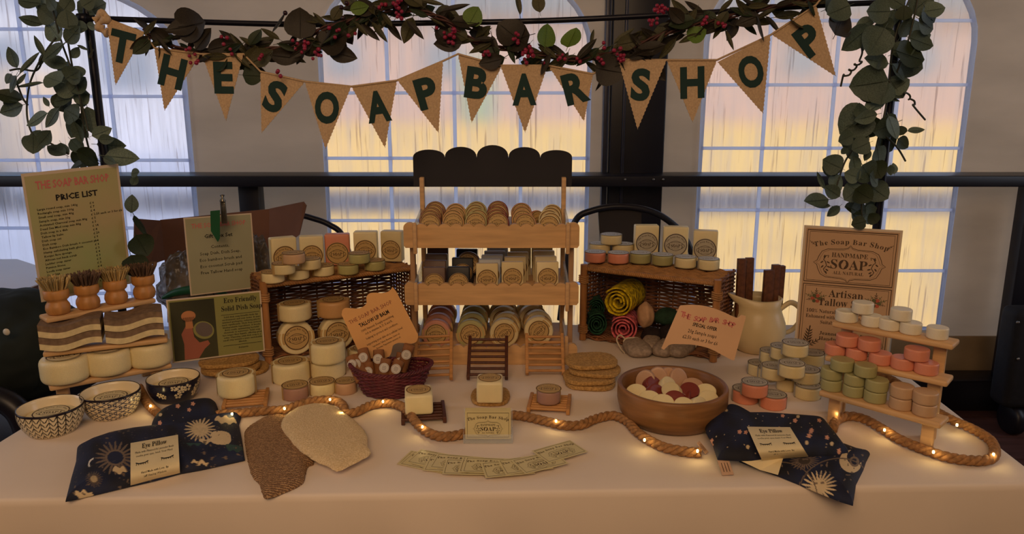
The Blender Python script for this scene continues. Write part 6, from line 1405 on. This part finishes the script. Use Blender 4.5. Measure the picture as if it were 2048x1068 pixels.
for x, y in [(188 * .375 + 500, 26), (686, 36)]:
    p = pY(x, y, Yg2 - .03); put(bm_d, 'berry', ge, T(p - o) @ Matrix.Scale(.005, 4))
# ------------------------------------------------------------------ things behind the table
card_m = mat('brown_cardboard', '#74503f', .85, .1, 8)
bxo = pY(440, 600, 2.15); bx_ = empty('cardboard_box', (bxo.x, 2.15, TZ - .1), 'open brown cardboard box behind the gift box sign', 'box')
ob = Vector((bxo.x, 2.15, TZ - .1))
def flap(name, pts, Y0, th=.004): 
    P = [pY(x, y, Y) for x, y, Y in pts]; n_ = (P[1] - P[0]).cross(P[2] - P[0]).normalized() * th
    m = MB(); k = len(P); m.add([p - ob for p in P] + [p + n_ - ob for p in P], [tuple(range(k)), tuple(range(k, 2 * k))[::-1]] + [(i, (i + 1) % k, k + (i + 1) % k, k + i) for i in range(k)]); m.build(name, card_m, bx_)
flap('side_flap', [(270, 437, 2.12), (322, 441, 2.20), (330, 520, 2.2), (300, 530, 2.15), (268, 500, 2.12)], 0)
flap('rear_flap', [(320, 440, 2.2), (540, 418, 2.25), (540, 520, 2.25), (330, 530, 2.2)], 0)
flap('right_flap', [(538, 418, 2.25), (606, 404, 2.18), (612, 412, 2.18), (598, 470, 2.18), (538, 520, 2.25)], 0)
flap('front_panel', [(330, 520, 2.10), (520, 510, 2.10), (520, 640, 2.10), (335, 645, 2.10)], 0)
MB().box((0, .02, -.30), (.36, .30, .60), bev=.004).build('body', card_m, bx_, T((.0, .12, -.06)))
pl = mat('crumpled_plastic', '#8b7d6c', .25, .35, 14, bump=1, bscale=18, bdist=.03, alpha=.75)
def blob(name, cx, cy, Y, wpx, hpx, dy, m_, lab, cat, seed, amp=.25, fr=2.2):
    p = pY(cx, cy, Y); k = depth(p) / F; bm = bmesh.new(); bmesh.ops.create_icosphere(bm, subdivisions=5, radius=1)
    for v in bm.verts:
        v.co *= 1 + amp * noise.noise(v.co * fr + Vector((seed, 0, 0))) + amp * .35 * noise.noise(v.co * fr * 3 + Vector((seed, 9, 0)))
        v.co = Vector((v.co.x * wpx / 2 * k, v.co.y * dy, v.co.z * hpx / 2 * k))
    me = bpy.data.meshes.new(name); bm.to_mesh(me); bm.free(); me.materials.append(m_); me.polygons.foreach_set('use_smooth', [True] * len(me.polygons)); return put(me, name, None, T(p), lab, cat)
blob('plastic_bag', 372, 575, 1.98, 110, 140, .05, pl, 'crumpled clear plastic bag left of the gift box sign', 'bag', 3)
blob('plastic_bag', 520, 570, 2.03, 60, 190, .04, pl, 'crumpled plastic bag between the gift box sign and the wicker crate', 'bag', 6)
gr_ = catmull([pY(x, y, 1.93) for x, y in [(325, 596), (360, 583), (420, 578), (455, 590)]], 6)
MB().tube(gr_, .012, 8, rr=[.004 + .008 * math.sin(math.pi * i / (len(gr_) - 1)) for i in range(len(gr_))]).build('green_ribbon', grn, label='loose green ribbon across the bottom of the gift box sign', cat='ribbon')
# chairs behind
def chair(cx, lab, arch, Y, back=None):
    P = [pY(x, y, Y) for x, y in arch]; X0 = sum(p.x for p in P) / len(P); e = empty('folding_chair', (X0, Y, 0), lab, 'chair', 'black chairs behind the table'); o = Vector((X0, Y, 0))
    MB().tube([p - o for p in catmull(P, 8)], .011, 10).build('back_frame', black_paint, e)
    MB().box((0, -.16, .44), (.42, .40, .03), bev=.01).build('seat', black_paint, e)
    for sx in (-1, 1):
        for sy in (0, -.32): MB().tube([(sx * .19, sy, 0), (sx * .19, sy, .44)], .011, 8).build('leg', black_paint, e)
    if back:
        B_ = [pY(x, y, Y + .01) - o for x, y in back]; th = Vector((0, .02, 0)); k = len(B_)
        MB().add(B_ + [b + th for b in B_], [tuple(range(k)), tuple(range(k, 2 * k))[::-1]] + [(i, (i + 1) % k, k + (i + 1) % k, k + i) for i in range(k)]).build('backrest', mat('dark_brown_plastic', '#2c2422', .5, .1, 6), e)
chair(1250, 'black chair with a dark solid back behind the right wicker crate', [(1120, 640), (1138, 500), (1152, 440), (1185, 421), (1235, 413), (1290, 419), (1335, 440), (1372, 480), (1400, 560), (1405, 640)], 2.45, [(1196, 418), (1240, 415), (1283, 420), (1283, 560), (1205, 560)])
chair(640, 'black chair with a curved back rail behind the left wicker crate', [(560, 640), (563, 520), (572, 450), (598, 432), (630, 438), (660, 450), (685, 472), (705, 540), (708, 640)], 2.80)
# left side table, jacket and chair
a = pz(68, 532, TZ); MBx = MB()
P = [pz(x, y, TZ) for x, y in [(-190, 520), (34, 518), (74, 531), (76, 568), (-10, 600), (-190, 690)]]
sto = Vector((-1.75, 2.4, 0)); st2 = empty('side_table', sto, 'white topped table left behind the price list', 'table')
MB().prism([(p.x - sto.x, p.y - sto.y) for p in P][::-1], TZ - .004, TZ).build('table_top', mat('white_laminate', '#cfc8d2', .35, .03, 5), st2)
MB().prism([(p.x - sto.x, p.y - sto.y) for p in P][::-1], TZ - .05, TZ - .0045).build('edge_board', wood_dark, st2)
for x, y in ((-.25, -.1), (.1, .4), (-.3, .45)): MB().tube([(x, y, 0), (x, y, TZ - .05)], .02, 8).build('leg', black_paint, st2)
dg = mat('dark_green_cover', '#1d2621', .8, .3, 6, bump=.5, bscale=10, bdist=.02)
jc_ = pz(20, 700, .62); 
blob('draped_jacket', 30, 690, 2.05, 260, 230, .16, dg, 'dark green quilted jacket draped over a chair at the left edge', 'jacket', 5, .12, 1.5)
p = pY(13, 664, 1.885); MB().lathe([(0, -.002), (.008, -.002), (.0095, 0), (.008, .002), (0, .003)], 20, M=T(p) @ R(90, 'X')).build('round_button', mat('ivory_button', '#d9cdb6', .4, .03), label='round ivory button on the dark green jacket', cat='button')
ch3 = empty('dark_chair', (-1.35, 1.9, 0), 'black chair with curved frame under the dark green jacket', 'chair')
o3 = Vector((-1.35, 1.9, 0))
MB().tube([p_ - o3 for p_ in catmull([pY(x, y, 1.78) for x, y in [(-30, 790), (0, 798), (25, 812), (42, 832), (55, 870), (60, 940)]], 8)], .03, 10).build('frame', black_paint, ch3)
MB().box((.0, .0, .45), (.45, .4, .04), bev=.01).build('seat', black_paint, ch3)
for sx in (-1, 1):
    for sy in (-1, 1): MB().tube([(sx * .2, sy * .18, 0), (sx * .2, sy * .18, .45)], .015, 8).build('leg', black_paint, ch3)
# black case at the right edge
bc0 = pY(2100, 820, 2.9); cs = empty('black_case', (bc0.x + .10, 2.95, 0), 'black wheeled fabric case with silver studs at the right edge', 'case')
cz = pY(2020, 635, 2.9).z; x_l = pY(2026, 700, 2.89).x - (bc0.x + .10)
fabk = mat('black_fabric', '#1a181c', .8, .15, 60, bump=.3)
MB().box((x_l + .30, 0, (cz + .10) / 2 + .03), (.60, .12, cz - .10), bev=.03).build('body', fabk, cs)
for y_ in (645, 718): p = pY(2036, y_, 2.888); MB().lathe([(0, 0), (.008, 0), (.006, .005), (0, .006)], 12, M=T(p - Vector((bc0.x + .10, 2.95, 0))) @ R(90, 'X')).build('stud', steel, cs)
for x in (x_l + .08, x_l + .5): MB().lathe([(0, -.025), (.06, -.025), (.07, -.015), (.07, .015), (.06, .025), (0, .025)], 24, M=T((x, .0, .07)) @ R(90, 'Y')).build('wheel', black_paint, cs)
